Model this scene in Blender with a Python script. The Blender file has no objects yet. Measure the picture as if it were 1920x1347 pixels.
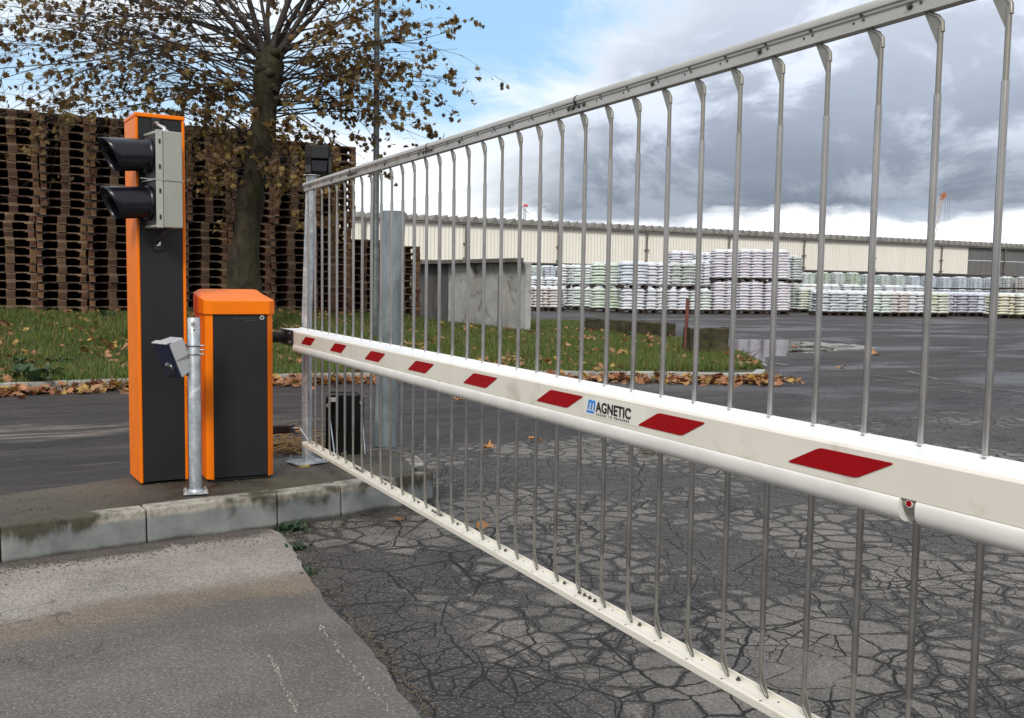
import bpy, math, random
import numpy as np
from mathutils import Vector, Matrix
random.seed(7); rng = np.random.default_rng(7)
R = math.radians
scn = bpy.context.scene
C = bpy.data.collections.new("place"); scn.collection.children.link(C)

# ------------------------------------------------------------------ camera
FPX, H = 1800.0, 1.16
PITCH, ROLL = math.atan(140.5/1800), 0.0145
F = Vector((0, math.cos(PITCH), -math.sin(PITCH)))
R0 = Vector((1, 0, 0)); U0 = Vector((0, math.sin(PITCH), math.cos(PITCH)))
CR = R0*math.cos(ROLL)+U0*math.sin(ROLL); CU = -R0*math.sin(ROLL)+U0*math.cos(ROLL)
CAM = Vector((0, 0, H))
cd = bpy.data.cameras.new("camera"); cam = bpy.data.objects.new("camera", cd); C.objects.link(cam)
cd.sensor_width = 36; cd.lens = 36*FPX/1920; cd.clip_start = .02; cd.clip_end = 6000
m = Matrix((CR, CU, -F)).transposed().to_4x4(); m.translation = CAM; cam.matrix_world = m
scn.camera = cam
def ray(px, py): return F+CR*((px-960)/FPX)-CU*((py-673.5)/FPX)
def G(px, py, z=0.0):
    d = ray(px, py); return CAM+d*((z-H)/d.z)
def D(px, py, Y):
    d = ray(px, py); return CAM+d*(Y/d.y)

# ------------------------------------------------------------------ light
scn.view_settings.view_transform = 'Standard'; scn.view_settings.look = 'None'
scn.view_settings.exposure = 0.62; scn.view_settings.gamma = 1
SUN_EL, SUN_AZ = 40, 190      # azimuth clockwise from +Y
class NT:
    def __init__(s, tree): s.t = tree; s.n = tree.nodes; s.l = tree.links
    def node(s, typ, ins=None, **kw):
        n = s.n.new(typ)
        for k, v in kw.items(): setattr(n, k, v)
        for k, v in (ins or {}).items(): s.set(n.inputs[k], v)
        return n
    def set(s, sock, v):
        if isinstance(v, bpy.types.NodeSocket): s.l.new(v, sock)
        else:
            if isinstance(v, (tuple, list)) and len(v) == 3 and sock.type == 'RGBA': v = (*v, 1)
            sock.default_value = v
    def math(s, op, a, b=0.0, c=0.0, clamp=False):
        n = s.node('ShaderNodeMath', {0: a, 1: b, 2: c}, operation=op, use_clamp=clamp); return n.outputs[0]
    def mix(s, f, a, b, bt='MIX'):
        n = s.node('ShaderNodeMix', data_type='RGBA', blend_type=bt)
        s.set(n.inputs[0], f); s.set(n.inputs[6], a); s.set(n.inputs[7], b); return n.outputs[2]
    def sm(s, x, lo, hi, to0=0.0, to1=1.0):
        n = s.node('ShaderNodeMapRange', interpolation_type='SMOOTHSTEP')
        s.set(n.inputs['Value'], x); n.inputs['From Min'].default_value = lo; n.inputs['From Max'].default_value = hi
        n.inputs['To Min'].default_value = to0; n.inputs['To Max'].default_value = to1; return n.outputs[0]
    def noise(s, vec, scale, detail=4, rough=.55, dist=0.0):
        n = s.node('ShaderNodeTexNoise', {'Scale': scale, 'Detail': detail, 'Roughness': rough, 'Distortion': dist})
        if vec is not None: s.l.new(vec, n.inputs['Vector'])
        return n.outputs[0]
    def map(s, vec, sc=(1, 1, 1), loc=(0, 0, 0), rot=(0, 0, 0)):
        n = s.node('ShaderNodeMapping', {'Scale': sc, 'Location': loc, 'Rotation': rot}); s.l.new(vec, n.inputs[0]); return n.outputs[0]
    def ramp(s, f, stops):
        n = s.node('ShaderNodeValToRGB'); s.set(n.inputs[0], f); e = n.color_ramp.elements
        while len(e) < len(stops): e.new(.5)
        for i, (p, c) in enumerate(stops):
            e[i].position = p; e[i].color = (*c, 1) if len(c) == 3 else c
        return n.outputs[0]

world = bpy.data.worlds.new("World"); scn.world = world; world.use_nodes = True
world.node_tree.nodes.clear(); W = NT(world.node_tree)
SKY_S = .11
sky = W.node('ShaderNodeTexSky', sky_type='NISHITA', sun_disc=False, sun_elevation=R(SUN_EL), sun_rotation=R(SUN_AZ))
tc = W.node('ShaderNodeTexCoord').outputs['Generated']
sep = W.node('ShaderNodeSeparateXYZ', {0: tc})
dx, dy, dz = sep.outputs
el = dz                                           # sine of elevation
az = W.node('ShaderNodeMath', {0: dx, 1: dy}, operation='ARCTAN2').outputs[0]   # 0 ahead, + right
# cloud space: dome direction flattened onto a plane, so clouds shrink towards the horizon
den = W.math('ADD', W.math('MAXIMUM', el, 0.0), .16)
cv = W.node('ShaderNodeCombineXYZ', {0: W.math('DIVIDE', dx, den), 1: W.math('DIVIDE', dy, den), 2: 0.0}).outputs[0]
big = W.noise(W.map(tc, sc=(1, 1, 2.2), loc=(3.6, 1.7, .4)), 2.1, 7, .55, .3)
det = W.noise(W.map(tc, sc=(1, 1, 1.7), loc=(7.3, 4.2, 1.1)), 5.2, 9, .62, .5)
fine = W.noise(W.map(tc, sc=(1, 1, 2.4)), 9, 8, .6, .3)
e2 = W.math('ADD', el, W.math('MULTIPLY', W.math('SUBTRACT', det, .5), .05))
e2 = W.math('ADD', e2, W.math('MULTIPLY', W.math('SUBTRACT', fine, .5), .06))
K = 1/SKY_S
def c(r, g, b): return (r*K, g*K, b*K)
# cloud body shade, by height of the deck: bright rim at the horizon, dark base, paler above
base = W.ramp(W.math('MULTIPLY', e2, 2.0), [(.0, c(.80, .86, .92)), (.085, c(.95, .97, 1.0)), (.128, c(.92, .95, .99)), (.160, c(.15, .18, .225)), (.24, c(.20, .235, .29)), (.36, c(.30, .345, .425)), (.52, c(.42, .465, .545)), (.75, c(.50, .54, .60)), (1.0, c(.56, .59, .64))])
puff = W.sm(W.math('ADD', W.math('MULTIPLY', det, .75), W.math('MULTIPLY', fine, .35)), .50, .63)
base = W.mix(W.math('MULTIPLY', puff, W.sm(e2, .09, .20, .25, .85)), base, c(.60, .65, .74))
big_w = W.math('MULTIPLY', W.sm(big, .5, .7), W.sm(e2, .08, .15, .0, .6))
base = W.mix(big_w, base, c(.17, .195, .24))
# small dark scud in the bright band to the right
a1 = W.math('SUBTRACT', az, .395); b1 = W.math('SUBTRACT', el, .0735)
ell = W.math('ADD', W.math('POWER', W.math('MULTIPLY', a1, 1/.045), 2.0), W.math('POWER', W.math('MULTIPLY', b1, 1/.012), 2.0))
scud = W.sm(W.math('ADD', ell, W.math('MULTIPLY', W.math('SUBTRACT', fine, .5), 5.0)), 1.0, .2)
base = W.mix(W.math('MULTIPLY', scud, .8), base, c(.26, .31, .38))
# open blue part: left of the picture between the low bright haze and the high cirrus
azn = W.math('ADD', az, W.math('MULTIPLY', W.math('SUBTRACT', det, .5), .34))
aze = W.math('SUBTRACT', azn, W.math('MULTIPLY', W.math('SUBTRACT', el, .20), .9))
left = W.math('MULTIPLY', W.sm(aze, .07, -.03), W.sm(az, -2.2, -1.2))
up = W.math('MULTIPLY', W.sm(e2, .125, .175), W.sm(W.math('ADD', el, W.math('MULTIPLY', W.math('SUBTRACT', det, .5), .12)), .42, .30))
open_ = W.math('MULTIPLY', W.math('MULTIPLY', left, up), W.math('MAXIMUM', W.sm(az, -.30, -.12), W.sm(W.math('ADD', el, W.math('MULTIPLY', W.math('SUBTRACT', det, .5), .16)), .29, .19)))
rim = W.math('MULTIPLY', W.sm(aze, .16, .0), W.sm(e2, .30, .14))
base = W.mix(W.math('MULTIPLY', rim, .85), base, c(.70, .73, .77))
leftw = W.sm(aze, .10, -.05)
base = W.mix(W.math('MULTIPLY', leftw, .85), base, c(.70, .74, .79))
streak = W.noise(W.map(cv, sc=(.7, 2.6, 1), rot=(0, 0, R(20))), 1.6, 7, .6, .4)
stf = W.sm(streak, .50, .78)
blue = W.mix(.85, sky.outputs[0], c(.27, .46, .66))
blue = W.mix(W.math('MULTIPLY', stf, .85), blue, c(.62, .70, .78)); blue = W.mix(W.math('MULTIPLY', W.sm(az, -.12, -.28), W.sm(el, .19, .27, .2, .9)), blue, c(.68, .73, .78))
col = W.mix(open_, base, blue)
# behind the camera: a plain bright deck
col = W.mix(W.sm(dy, .05, -.3), col, c(.60, .60, .60))
bg = W.node('ShaderNodeBackground', {'Color': col, 'Strength': SKY_S})
W.l.new(bg.outputs[0], W.node('ShaderNodeOutputWorld').inputs[0])
world.cycles.sampling_method = 'MANUAL'; world.cycles.sample_map_resolution = 1024

sd = bpy.data.lights.new("sun", 'SUN'); sd.energy = 1.5; sd.angle = R(14); sd.color = (1, .95, .88)
sun = bpy.data.objects.new("sun", sd); C.objects.link(sun)
sv = Vector((math.sin(R(SUN_AZ))*math.cos(R(SUN_EL)), math.cos(R(SUN_AZ))*math.cos(R(SUN_EL)), math.sin(R(SUN_EL))))
sun.rotation_euler = (-sv).to_track_quat('-Z', 'Y').to_euler(); sun.location = (0, 0, 30)

# ------------------------------------------------------------------ directions of the place
LA = math.atan(.522)
U = Vector((math.cos(LA), math.sin(LA), 0))          # along the lane, to the right and away
N = Vector((-math.sin(LA), math.cos(LA), 0))         # across the lane, away from the camera
GD = -N                                               # along the gate, towards the camera
def sn(p): return p.x*U.x+p.y*U.y, p.x*N.x+p.y*N.y
def SN(s, n, z=0): return Vector((U.x*s+N.x*n, U.y*s+N.y*n, z))

# ------------------------------------------------------------------ mesh helpers
class MB:
    def __init__(s, M=None): s.v = []; s.f = []; s.mi = []; s.sm = []; s.M = M or Matrix()
    def add(s, vs, fs, mi=0, smooth=False):
        b = len(s.v); s.v += [s.M @ Vector(v) for v in vs]
        s.f += [tuple(b+i for i in f) for f in fs]; s.mi += [mi]*len(fs); s.sm += [smooth]*len(fs); return s
    def box(s, x0, x1, y0, y1, z0, z1, mi=0):
        vs = [(x, y, z) for z in (z0, z1) for y in (y0, y1) for x in (x0, x1)]
        return s.add(vs, [(0, 2, 3, 1), (4, 5, 7, 6), (0, 1, 5, 4), (2, 6, 7, 3), (0, 4, 6, 2), (1, 3, 7, 5)], mi)
    def hexa(s, vs, mi=0):      # 4 bottom ccw, 4 top ccw
        return s.add(vs, [(3, 2, 1, 0), (4, 5, 6, 7), (0, 1, 5, 4), (1, 2, 6, 5), (2, 3, 7, 6), (3, 0, 4, 7)], mi)
    def prism(s, poly, off, mi=0, smooth=False):   # poly: list of 3D points ccw seen from -off ; extruded by off
        n = len(poly); off = Vector(off); a = [Vector(p) for p in poly]; b = [p+off for p in a]
        s.add(a+b, [tuple(range(n-1, -1, -1)), tuple(range(n, 2*n))], mi)
        return s.add(a+b, [(i, (i+1) % n, n+(i+1) % n, n+i) for i in range(n)], mi, smooth)
    def tube(s, pts, rad, seg=8, mi=0, caps=True, smooth=True, ref=None):
        pts = [Vector(p) for p in pts]; n = len(pts)
        if not isinstance(rad, (list, tuple)): rad = [rad]*n
        vs = []; a = None
        for i, p in enumerate(pts):
            t = (pts[min(i+1, n-1)]-pts[max(i-1, 0)])
            t = t.normalized() if t.length > 1e-9 else Vector((0, 0, 1))
            if a is None:
                a = t.cross(Vector((0, 0, 1)) if abs(t.z) < .9 else Vector((1, 0, 0))).normalized()
            else:
                a = (a-t*a.dot(t)).normalized()
            b = t.cross(a)
            for k in range(seg):
                q = 2*math.pi*k/seg; vs.append(p+(a*math.cos(q)+b*math.sin(q))*rad[i])
        fs = [(i*seg+k, i*seg+(k+1) % seg, (i+1)*seg+(k+1) % seg, (i+1)*seg+k) for i in range(n-1) for k in range(seg)]
        s.add(vs, fs, mi, smooth)
        if caps: s.add(vs, [tuple(range(seg-1, -1, -1)), tuple((n-1)*seg+k for k in range(seg))], mi)
        return s
    def build(s, name, mats, parent=None, loc=None, bevel=0, segs=2):
        me = bpy.data.meshes.new(name)
        o0 = parent.get('_w', None) if parent is not None else None
        org = Vector(o0) if o0 is not None else (Vector(loc) if loc is not None else Vector((0, 0, 0)))
        me.from_pydata([tuple(v-org) for v in s.v], [], s.f)
        mats = mats if isinstance(mats, (list, tuple)) else [mats]
        for q in mats: me.materials.append(q)
        me.polygons.foreach_set('material_index', s.mi); me.polygons.foreach_set('use_smooth', s.sm); me.update()
        o = bpy.data.objects.new(name, me); C.objects.link(o)
        if parent is not None: o.parent = parent
        else: o.location = org
        o['_w'] = tuple(org)
        if bevel:
            b = o.modifiers.new('bevel', 'BEVEL'); b.width = bevel; b.segments = segs; b.limit_method = 'ANGLE'; b.angle_limit = R(30)
        return o
def big_mesh(name, verts, faces, mats, mi=None, smooth=False):
    me = bpy.data.meshes.new(name); me.from_pydata(verts, [], faces)
    for q in (mats if isinstance(mats, (list, tuple)) else [mats]): me.materials.append(q)
    if mi is not None: me.polygons.foreach_set('material_index', mi)
    if smooth: me.polygons.foreach_set('use_smooth', [True]*len(me.polygons))
    me.update(); o = bpy.data.objects.new(name, me); C.objects.link(o); o['_w'] = (0, 0, 0); return o
def tag(o, label=None, cat=None, group=None, kind=None):
    if label: o['label'] = label
    if cat: o['category'] = cat
    if group: o['group'] = group
    if kind: o['kind'] = kind
    return o
def thing(name, label, cat, loc=(0, 0, 0), group=None):
    o = bpy.data.objects.new(name, None); C.objects.link(o); o.location = loc; o['_w'] = tuple(loc); o.empty_display_size = .2
    return tag(o, label, cat, group)
def kids(o): return list(o.children)
def frame(origin, ang):
    return Matrix.Translation(Vector(origin)) @ Matrix.Rotation(ang, 4, 'Z')

# ------------------------------------------------------------------ materials
MT = {}
def mat(name, colr, rough=.5, metal=0, var=.0, vscale=6, bump=0, bscale=60, dirt=None, dirt_lo=.55, dirt_hi=.75, dscale=3, spec=.5, coat=0, rv=.1, objvar=0, stretch=(1, 1, 1)):
    if name in MT: return MT[name]
    m = bpy.data.materials.new(name); m.use_nodes = True; t = NT(m.node_tree); b = t.n['Principled BSDF']
    oc = t.node('ShaderNodeTexCoord').outputs['Object']; oc = t.map(oc, sc=stretch)
    col = colr
    if var:
        nz = t.noise(oc, vscale, 6, .6)
        lo = tuple(x*(1-var) for x in colr); hi = tuple(min(1, x*(1+var)) for x in colr)
        col = t.mix(t.sm(nz, .3, .7), lo, hi)
    if dirt:
        nz = t.noise(t.map(oc, loc=(5, 3, 1)), dscale, 8, .65, .5); col = t.mix(t.sm(nz, dirt_lo, dirt_hi), col, dirt)
    if objvar:
        oi = t.node('ShaderNodeObjectInfo').outputs['Random']
        hs = t.node('ShaderNodeHueSaturation', {'Hue': t.math('ADD', .5, t.math('MULTIPLY', t.math('SUBTRACT', oi, .5), .04*objvar)), 'Value': t.math('ADD', 1-.35*objvar, t.math('MULTIPLY', oi, .8*objvar))})
        t.set(hs.inputs['Color'], col); col = hs.outputs[0]
    t.set(b.inputs['Base Color'], col); b.inputs['Metallic'].default_value = metal
    rn = t.noise(oc, vscale*2.5, 5, .6)
    t.set(b.inputs['Roughness'], t.sm(rn, .25, .75, max(0.02, rough-rv), min(1, rough+rv)))
    b.inputs['Specular IOR Level'].default_value = spec; b.inputs['Coat Weight'].default_value = coat
    if bump:
        bn = t.node('ShaderNodeBump', {'Strength': 1.0, 'Distance': bump, 'Height': t.noise(oc, bscale, 6, .6)})
        t.l.new(bn.outputs[0], b.inputs['Normal'])
    MT[name] = m; return m

orange = mat('orange_paint', (.82, .178, .001), .42, var=.05, bump=.0002, bscale=300, rv=.05, spec=.22)
anthra = mat('anthracite_paint', (.0175, .019, .022), .5, var=.08, vscale=3, bump=.0002, bscale=500, rv=.06, spec=.25, dirt=(.024, .024, .024), dirt_lo=.50, dirt_hi=.85, dscale=4)
cream = mat('cream_paint', (.69, .655, .575), .35, var=.03, vscale=3, bump=.0002, bscale=20, coat=.15, rv=.06, dirt=(.48, .445, .37), dirt_lo=.52, dirt_hi=.80, dscale=9)
white_p = mat('white_paint', (.84, .85, .85), .4, var=.03, vscale=3, rv=.06)
foam = mat('white_foam_edge', (.69, .675, .64), .6, var=.06, vscale=12, bump=.0005, bscale=90, dirt=(.5, .49, .46), dirt_lo=.6, dirt_hi=.8, dscale=8)
redp = mat('red_reflective', (.29, .002, .005), .5, var=.05, vscale=40, spec=.12)
alu = mat('aluminium_tube', (.36, .35, .34), .34, metal=.95, var=.1, vscale=8, rv=.08)
rodm = mat('dull_rod', (.25, .24, .215), .5, metal=.6, var=.12, vscale=8)
galv = mat('galvanised_steel', (.36, .40, .43), .42, metal=.55, var=.22, vscale=22, bump=.0004, bscale=60, dirt=(.56, .58, .6), dirt_lo=.5, dirt_hi=.62, dscale=14)
galv2 = mat('weathered_galvanised', (.19, .225, .245), .55, metal=.35, var=.25, vscale=10, bump=.0006, bscale=40, dirt=(.29, .33, .34), dirt_lo=.5, dirt_hi=.66, dscale=7, stretch=(1, 1, .45))
chrome = mat('bright_steel', (.62, .62, .6), .25, metal=.95, var=.08)
boltm = mat('dark_bolt', (.10, .09, .085), .4, metal=.7, var=.2, vscale=60)
black = mat('black_plastic', (.005, .006, .010), .28, var=.2, rv=.05, spec=.4)
blackm = mat('black_matt', (.012, .012, .013), .55, var=.2)
rubber = mat('black_rubber', (.006, .008, .007), .8, var=.3, vscale=10, spec=.12)
tlgrey = mat('signal_grey', (.31, .32, .28), .35, var=.06, vscale=6, coat=.2, dirt=(.42, .43, .39), dirt_lo=.5, dirt_hi=.7, dscale=6, stretch=(1, 1, .4))
dgrey = mat('dark_steel', (.028, .029, .034), .5, metal=.2, var=.2, spec=.3)
navy = mat('navy_plastic', (.006, .010, .035), .18, rv=.04, coat=.5)
devgrey = mat('light_grey_casting', (.42, .43, .45), .45, var=.05, vscale=12, bump=.0002, bscale=200)
concr = mat('concrete_panel', (.38, .38, .365), .8, var=.16, vscale=2.5, bump=.003, bscale=20, dirt=(.13, .125, .115), dirt_lo=.54, dirt_hi=.7, dscale=2.4)
concd = mat('dark_concrete_panel', (.085, .08, .078), .85, var=.25, vscale=3, bump=.004, bscale=14, dirt=(.05, .042, .038), dirt_lo=.5, dirt_hi=.7, dscale=3, stretch=(1, 1, .3))
slabm = mat('mossy_slab', (.12, .105, .09), .85, var=.3, vscale=5, bump=.004, bscale=20, dirt=(.22, .21, .19), dirt_lo=.55, dirt_hi=.7, dscale=4)
blockm = mat('mossy_concrete', (.050, .043, .026), .9, var=.5, vscale=4, bump=.012, bscale=12, dirt=(.048, .052, .018), dirt_lo=.5, dirt_hi=.66, dscale=7, spec=.2)
rust = mat('rusty_red_paint', (.15, .045, .032), .6, var=.25, vscale=12)
bark = mat('plane_bark', (.036, .030, .021), .95, var=.5, vscale=9, bump=.03, bscale=14, spec=.2, dirt=(.034, .035, .016), dirt_lo=.46, dirt_hi=.62, dscale=3, stretch=(1, 1, .5))
twig = mat('dark_twig', (.035, .027, .022), .8, var=.3)
wood = mat('weathered_wood', (.155, .102, .070), .85, var=.45, vscale=7, bump=.003, bscale=30, spec=.25, dirt=(.035, .027, .024), dirt_lo=.5, dirt_hi=.66, dscale=3, objvar=.9)
woodblk = mat('warm_wood_block', (.108, .056, .030), .85, var=.45, vscale=7, bump=.002, bscale=30, spec=.25, dirt=(.055, .036, .028), dirt_lo=.48, dirt_hi=.66, dscale=5, objvar=.9)
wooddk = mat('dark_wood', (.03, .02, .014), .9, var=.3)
kerbm = mat('pale_kerb_stone', (.33, .33, .31), .8, var=.2, vscale=5, bump=.002, bscale=50, dirt=(.17, .16, .15), dirt_lo=.5, dirt_hi=.7, dscale=3)
logo_b = mat('logo_blue', (.03, .24, .66), .5, spec=.2); logo_k = mat('logo_black', (.012, .013, .015), .4)
faint = mat('faint_print', (.10, .105, .11), .5)
cable = mat('grey_cable', (.2, .19, .18), .6)

def leaf_mat(name, cols, rough=.6, trans=.15):
    m = bpy.data.materials.new(name); m.use_nodes = True; t = NT(m.node_tree); b = t.n['Principled BSDF']
    g = t.node('ShaderNodeNewGeometry'); r = g.outputs['Random Per Island']
    st = [(i/(len(cols)-1), cc) for i, cc in enumerate(cols)]
    col = t.ramp(r, st); oc = t.node('ShaderNodeTexCoord').outputs['Object']
    col = t.mix(t.sm(t.noise(oc, 30, 4, .6), .35, .7, 0, .35), col, tuple(x*.45 for x in cols[0]))
    t.set(b.inputs['Base Color'], col); b.inputs['Roughness'].default_value = rough
    tr = t.node('ShaderNodeBsdfTranslucent'); t.set(tr.inputs[0], col)
    mx = t.node('ShaderNodeMixShader', {0: trans}); t.l.new(b.outputs[0], mx.inputs[1]); t.l.new(tr.outputs[0], mx.inputs[2])
    t.l.new(mx.outputs[0], t.n['Material Output'].inputs[0]); MT[name] = m; return m
tree_leaf = leaf_mat('tree_leaves', [(.06, .030, .013), (.12, .065, .021), (.20, .12, .034), (.14, .105, .03), (.30, .20, .055), (.06, .03, .014), (.14, .085, .025)], .6, .28)
fall_leaf = leaf_mat('fallen_leaf', [(.20, .075, .035), (.32, .13, .055), (.42, .20, .085), (.27, .105, .05), (.46, .27, .12), (.17, .07, .04), (.52, .35, .07), (.30, .14, .075)], .55, .08)
pale_leaf = leaf_mat('pale_orange_leaf', [(.42, .20, .06), (.38, .17, .05)], .55, .08)
rust_leaf = leaf_mat('rust_leaf', [(.22, .07, .02), (.24, .08, .02)], .55, .08)
grass_m = leaf_mat('grass_blades', [(.05, .10, .014), (.085, .15, .02), (.12, .20, .028), (.065, .12, .02), (.18, .19, .045), (.06, .10, .028), (.26, .19, .08), (.10, .17, .022)], .6, .25)
weed_m = leaf_mat('weed_leaves', [(.022, .055, .018), (.035, .075, .025), (.03, .06, .03)], .5, .2)
straw_m = leaf_mat('dry_straw', [(.22, .13, .045), (.33, .20, .07), (.12, .06, .03)], .7, .1)

# road surface: smooth dark tarmac beyond, crazed old asphalt near the gate
def road_mat():
    m = bpy.data.materials.new('old_asphalt'); m.use_nodes = True; t = NT(m.node_tree); b = t.n['Principled BSDF']
    P = t.node('ShaderNodeNewGeometry').outputs['Position']
    Q = t.map(P, rot=(0, 0, -LA))
    s_ = t.node('ShaderNodeSeparateXYZ', {0: Q}).outputs
    n1 = t.noise(P, .9, 5, .6); 
    warp = t.node('ShaderNodeTexNoise', {'Scale': 5.0, 'Detail': 5.0, 'Roughness': .6}); t.l.new(P, warp.inputs[0])
    vm = t.node('ShaderNodeVectorMath', {0: warp.outputs['Color'], 1: (.5, .5, .5)}, operation='SUBTRACT')
    vs = t.node('ShaderNodeVectorMath', {0: vm.outputs[0]}, operation='SCALE'); vs.inputs['Scale'].default_value = .085
    wp = t.node('ShaderNodeVectorMath', {0: P, 1: vs.outputs[0]}, operation='ADD').outputs[0]
    wp2 = t.map(wp, sc=(1, 1, 0))
    vd = t.node('ShaderNodeTexVoronoi', {'Scale': 7.4, 'Randomness': 1.0}, feature='DISTANCE_TO_EDGE', voronoi_dimensions='2D'); t.l.new(wp2, vd.inputs[0])
    vcell = t.node('ShaderNodeTexVoronoi', {'Scale': 7.4, 'Randomness': 1.0}, voronoi_dimensions='2D'); t.l.new(wp2, vcell.inputs[0])
    def crack(scale, w0, w1):
        v = t.node('ShaderNodeTexVoronoi', {'Scale': scale, 'Randomness': 1.0}, feature='DISTANCE_TO_EDGE', voronoi_dimensions='2D'); t.l.new(wp2, v.inputs[0])
        wdt = t.sm(t.noise(P, 1.7, 4, .6), .35, .7, w0, w1)
        return t.math('SUBTRACT', 1.0, t.math('DIVIDE', v.outputs[0], wdt), clamp=True)
    c1 = crack(7.4, .022, .06); c2 = crack(15, .016, .12); c3 = crack(2.6, .012, .034); c1 = t.math('MAXIMUM', t.math('MULTIPLY', c1, t.sm(t.noise(t.map(P, loc=(2, 5, 0)), 1.1, 4, .6), .34, .46)), c3)
    c2 = t.math('MULTIPLY', c2, t.sm(t.noise(t.map(P, loc=(9, 2, 0)), 1.3, 4, .6), .42, .56))
    # flaked areas where the top course has gone: dark and coarse
    fz = t.noise(P, 85, 4, .9)
    fl = t.math('ADD', t.math('ADD', -.20, t.math('MULTIPLY', t.noise(t.map(P, loc=(4, 7, 0)), .85, 6, .6, .3), 1.42)), t.math('MULTIPLY', t.math('SUBTRACT', t.noise(P, 26, 6, .75), .5), .34))
    fl = t.math('SUBTRACT', fl, t.math('MULTIPLY', t.math('MINIMUM', vd.outputs[0], .22), .95))
    flake = t.sm(fl, .315, .38)
    flk2 = t.math('MULTIPLY', t.sm(t.noise(t.map(P, loc=(4, 7, 3)), 14, 6, .7), .5, .6), t.sm(n1, .42, .6))
    agg = t.node('ShaderNodeTexVoronoi', {'Scale': 170.0}, voronoi_dimensions='3D'); t.l.new(P, agg.inputs[0])
    ag = t.sm(agg.outputs['Color'], .25, .95); grey = t.mix(t.sm(t.noise(P, 3.3, 6, .65), .3, .7), (.135, .124, .109), (.24, .22, .197))
    grey = t.mix(t.sm(vcell.outputs['Color'], .2, .9, 0, .45), grey, (.12, .11, .10)); grey = t.mix(t.math('MULTIPLY', ag, .6), grey, (.07, .067, .065)); grey = t.mix(t.sm(fz, .50, .66, 0, .65), grey, (.36, .335, .305)); grey = t.mix(t.sm(fz, .48, .36, 0, .6), grey, (.05, .047, .045))
    darkc = t.mix(t.sm(t.noise(P, 2.2, 5, .6), .3, .7), (.028, .026, .026), (.056, .051, .048)); darkc = t.mix(t.sm(fz, .51, .62, 0, .85), darkc, (.23, .21, .19))
    tar = t.math('MULTIPLY', t.math('MULTIPLY', t.sm(t.math('ADD', s_[0], t.math('MULTIPLY', t.math('SUBTRACT', t.noise(P, 2.6, 6, .6), .5), .7)), 1.34, 1.24), t.sm(s_[1], 4.2, 3.8)), t.sm(s_[1], 2.3, 2.7, .4, 1))
    flake = t.math('MAXIMUM', flake, tar)
    near = t.mix(flake, grey, darkc); near = t.mix(t.math('MULTIPLY', flk2, .35), near, darkc)
    cn = t.math('MULTIPLY', t.math('SUBTRACT', t.noise(P, 60, 5, .75), .5), .6)
    ck = t.math('MAXIMUM', t.sm(t.math('ADD', c1, t.math('MULTIPLY', cn, t.sm(c1, .0, .3))), .25, .7), t.math('MULTIPLY', t.sm(t.math('ADD', c2, t.math('MULTIPLY', cn, t.sm(c2, .0, .3))), .25, .8), .85))
    near = t.mix(ck, near, (.014, .0125, .012))
    # tarmac beyond
    st = t.noise(t.map(Q, sc=(.35, 2.2, 1)), 1.0, 8, .66, .3); st2 = t.noise(t.map(Q, sc=(.8, 6, 1), loc=(3, 3, 0)), 1.4, 8, .7, .2)
    far = t.mix(t.sm(st, .34, .66), (.018, .0155, .0155), (.045, .038, .036)); far = t.mix(t.sm(st2, .52, .72, 0, .7), far, (.13, .10, .083))
    far = t.mix(t.sm(fz, .54, .7, 0, .35), far, (.15, .14, .14))
    # pale dust line in the lane
    dl = t.math('MULTIPLY', t.sm(t.math('ABSOLUTE', t.math('SUBTRACT', s_[1], t.math('ADD', 7.2, t.math('MULTIPLY', t.noise(P, 1.1, 7, .7), 1.5)))), .38, .05), t.sm(st2, .40, .56))
    far = t.mix(t.math('MULTIPLY', dl, t.sm(s_[0], 3.0, 1.0, 0, .6)), far, (.25, .21, .18))
    zn = t.math('MULTIPLY', t.math('SUBTRACT', t.noise(P, 3, 5, .6), .5), .9)
    zone = t.math('MAXIMUM', t.sm(t.math('ADD', s_[1], zn), 6.05, 6.35), t.math('MULTIPLY', t.sm(t.math('ADD', s_[0], zn), 2.25, 1.95), t.sm(s_[1], 4.55, 4.75)))
    jt = t.math('MULTIPLY', t.sm(t.math('ABSOLUTE', t.math('SUBTRACT', s_[1], t.math('ADD', 6.7, t.math('MULTIPLY', t.noise(P, 1.3, 8, .7), .9)))), .03, .008), t.sm(t.noise(P, .8, 5, .6), .48, .56))
    far = t.mix(t.math('MULTIPLY', jt, .8), far, (.012, .011, .011))
    col = t.mix(zone, near, far); t.set(b.inputs['Base Color'], col)
    wet = t.sm(t.noise(t.map(Q, sc=(.5, 1.2, 1), loc=(1, 8, 0)), .45, 6, .6, .4), .46, .62)
    rf = t.math('SUBTRACT', t.sm(t.noise(P, 20, 4, .6), .3, .7, .66, .86), t.math('MULTIPLY', t.math('MULTIPLY', wet, t.sm(s_[0], 3.0, 8.0, .15, 1)), .36))
    rn = t.math('ADD', .82, t.math('MULTIPLY', flake, -.14))
    t.set(b.inputs['Roughness'], t.node('ShaderNodeMix', {0: zone, 2: rn, 3: rf}).outputs[0])
    hgt = t.math('ADD', t.math('MULTIPLY', ag, -.0025), t.math('MULTIPLY', ck, -.012)); hgt = t.math('ADD', hgt, t.math('MULTIPLY', flake, -.006)); hgt = t.math('ADD', hgt, t.math('MULTIPLY', fz, .002))
    hf = t.math('ADD', t.math('MULTIPLY', st2, .006), t.math('MULTIPLY', fz, .0016))
    bn = t.node('ShaderNodeBump', {'Strength': .9, 'Distance': 1.0, 'Height': t.node('ShaderNodeMix', {0: zone, 2: hgt, 3: hf}).outputs[0]})
    t.l.new(bn.outputs[0], b.inputs['Normal']); b.inputs['Specular IOR Level'].default_value = .32; return m
road_m = road_mat()

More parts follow.
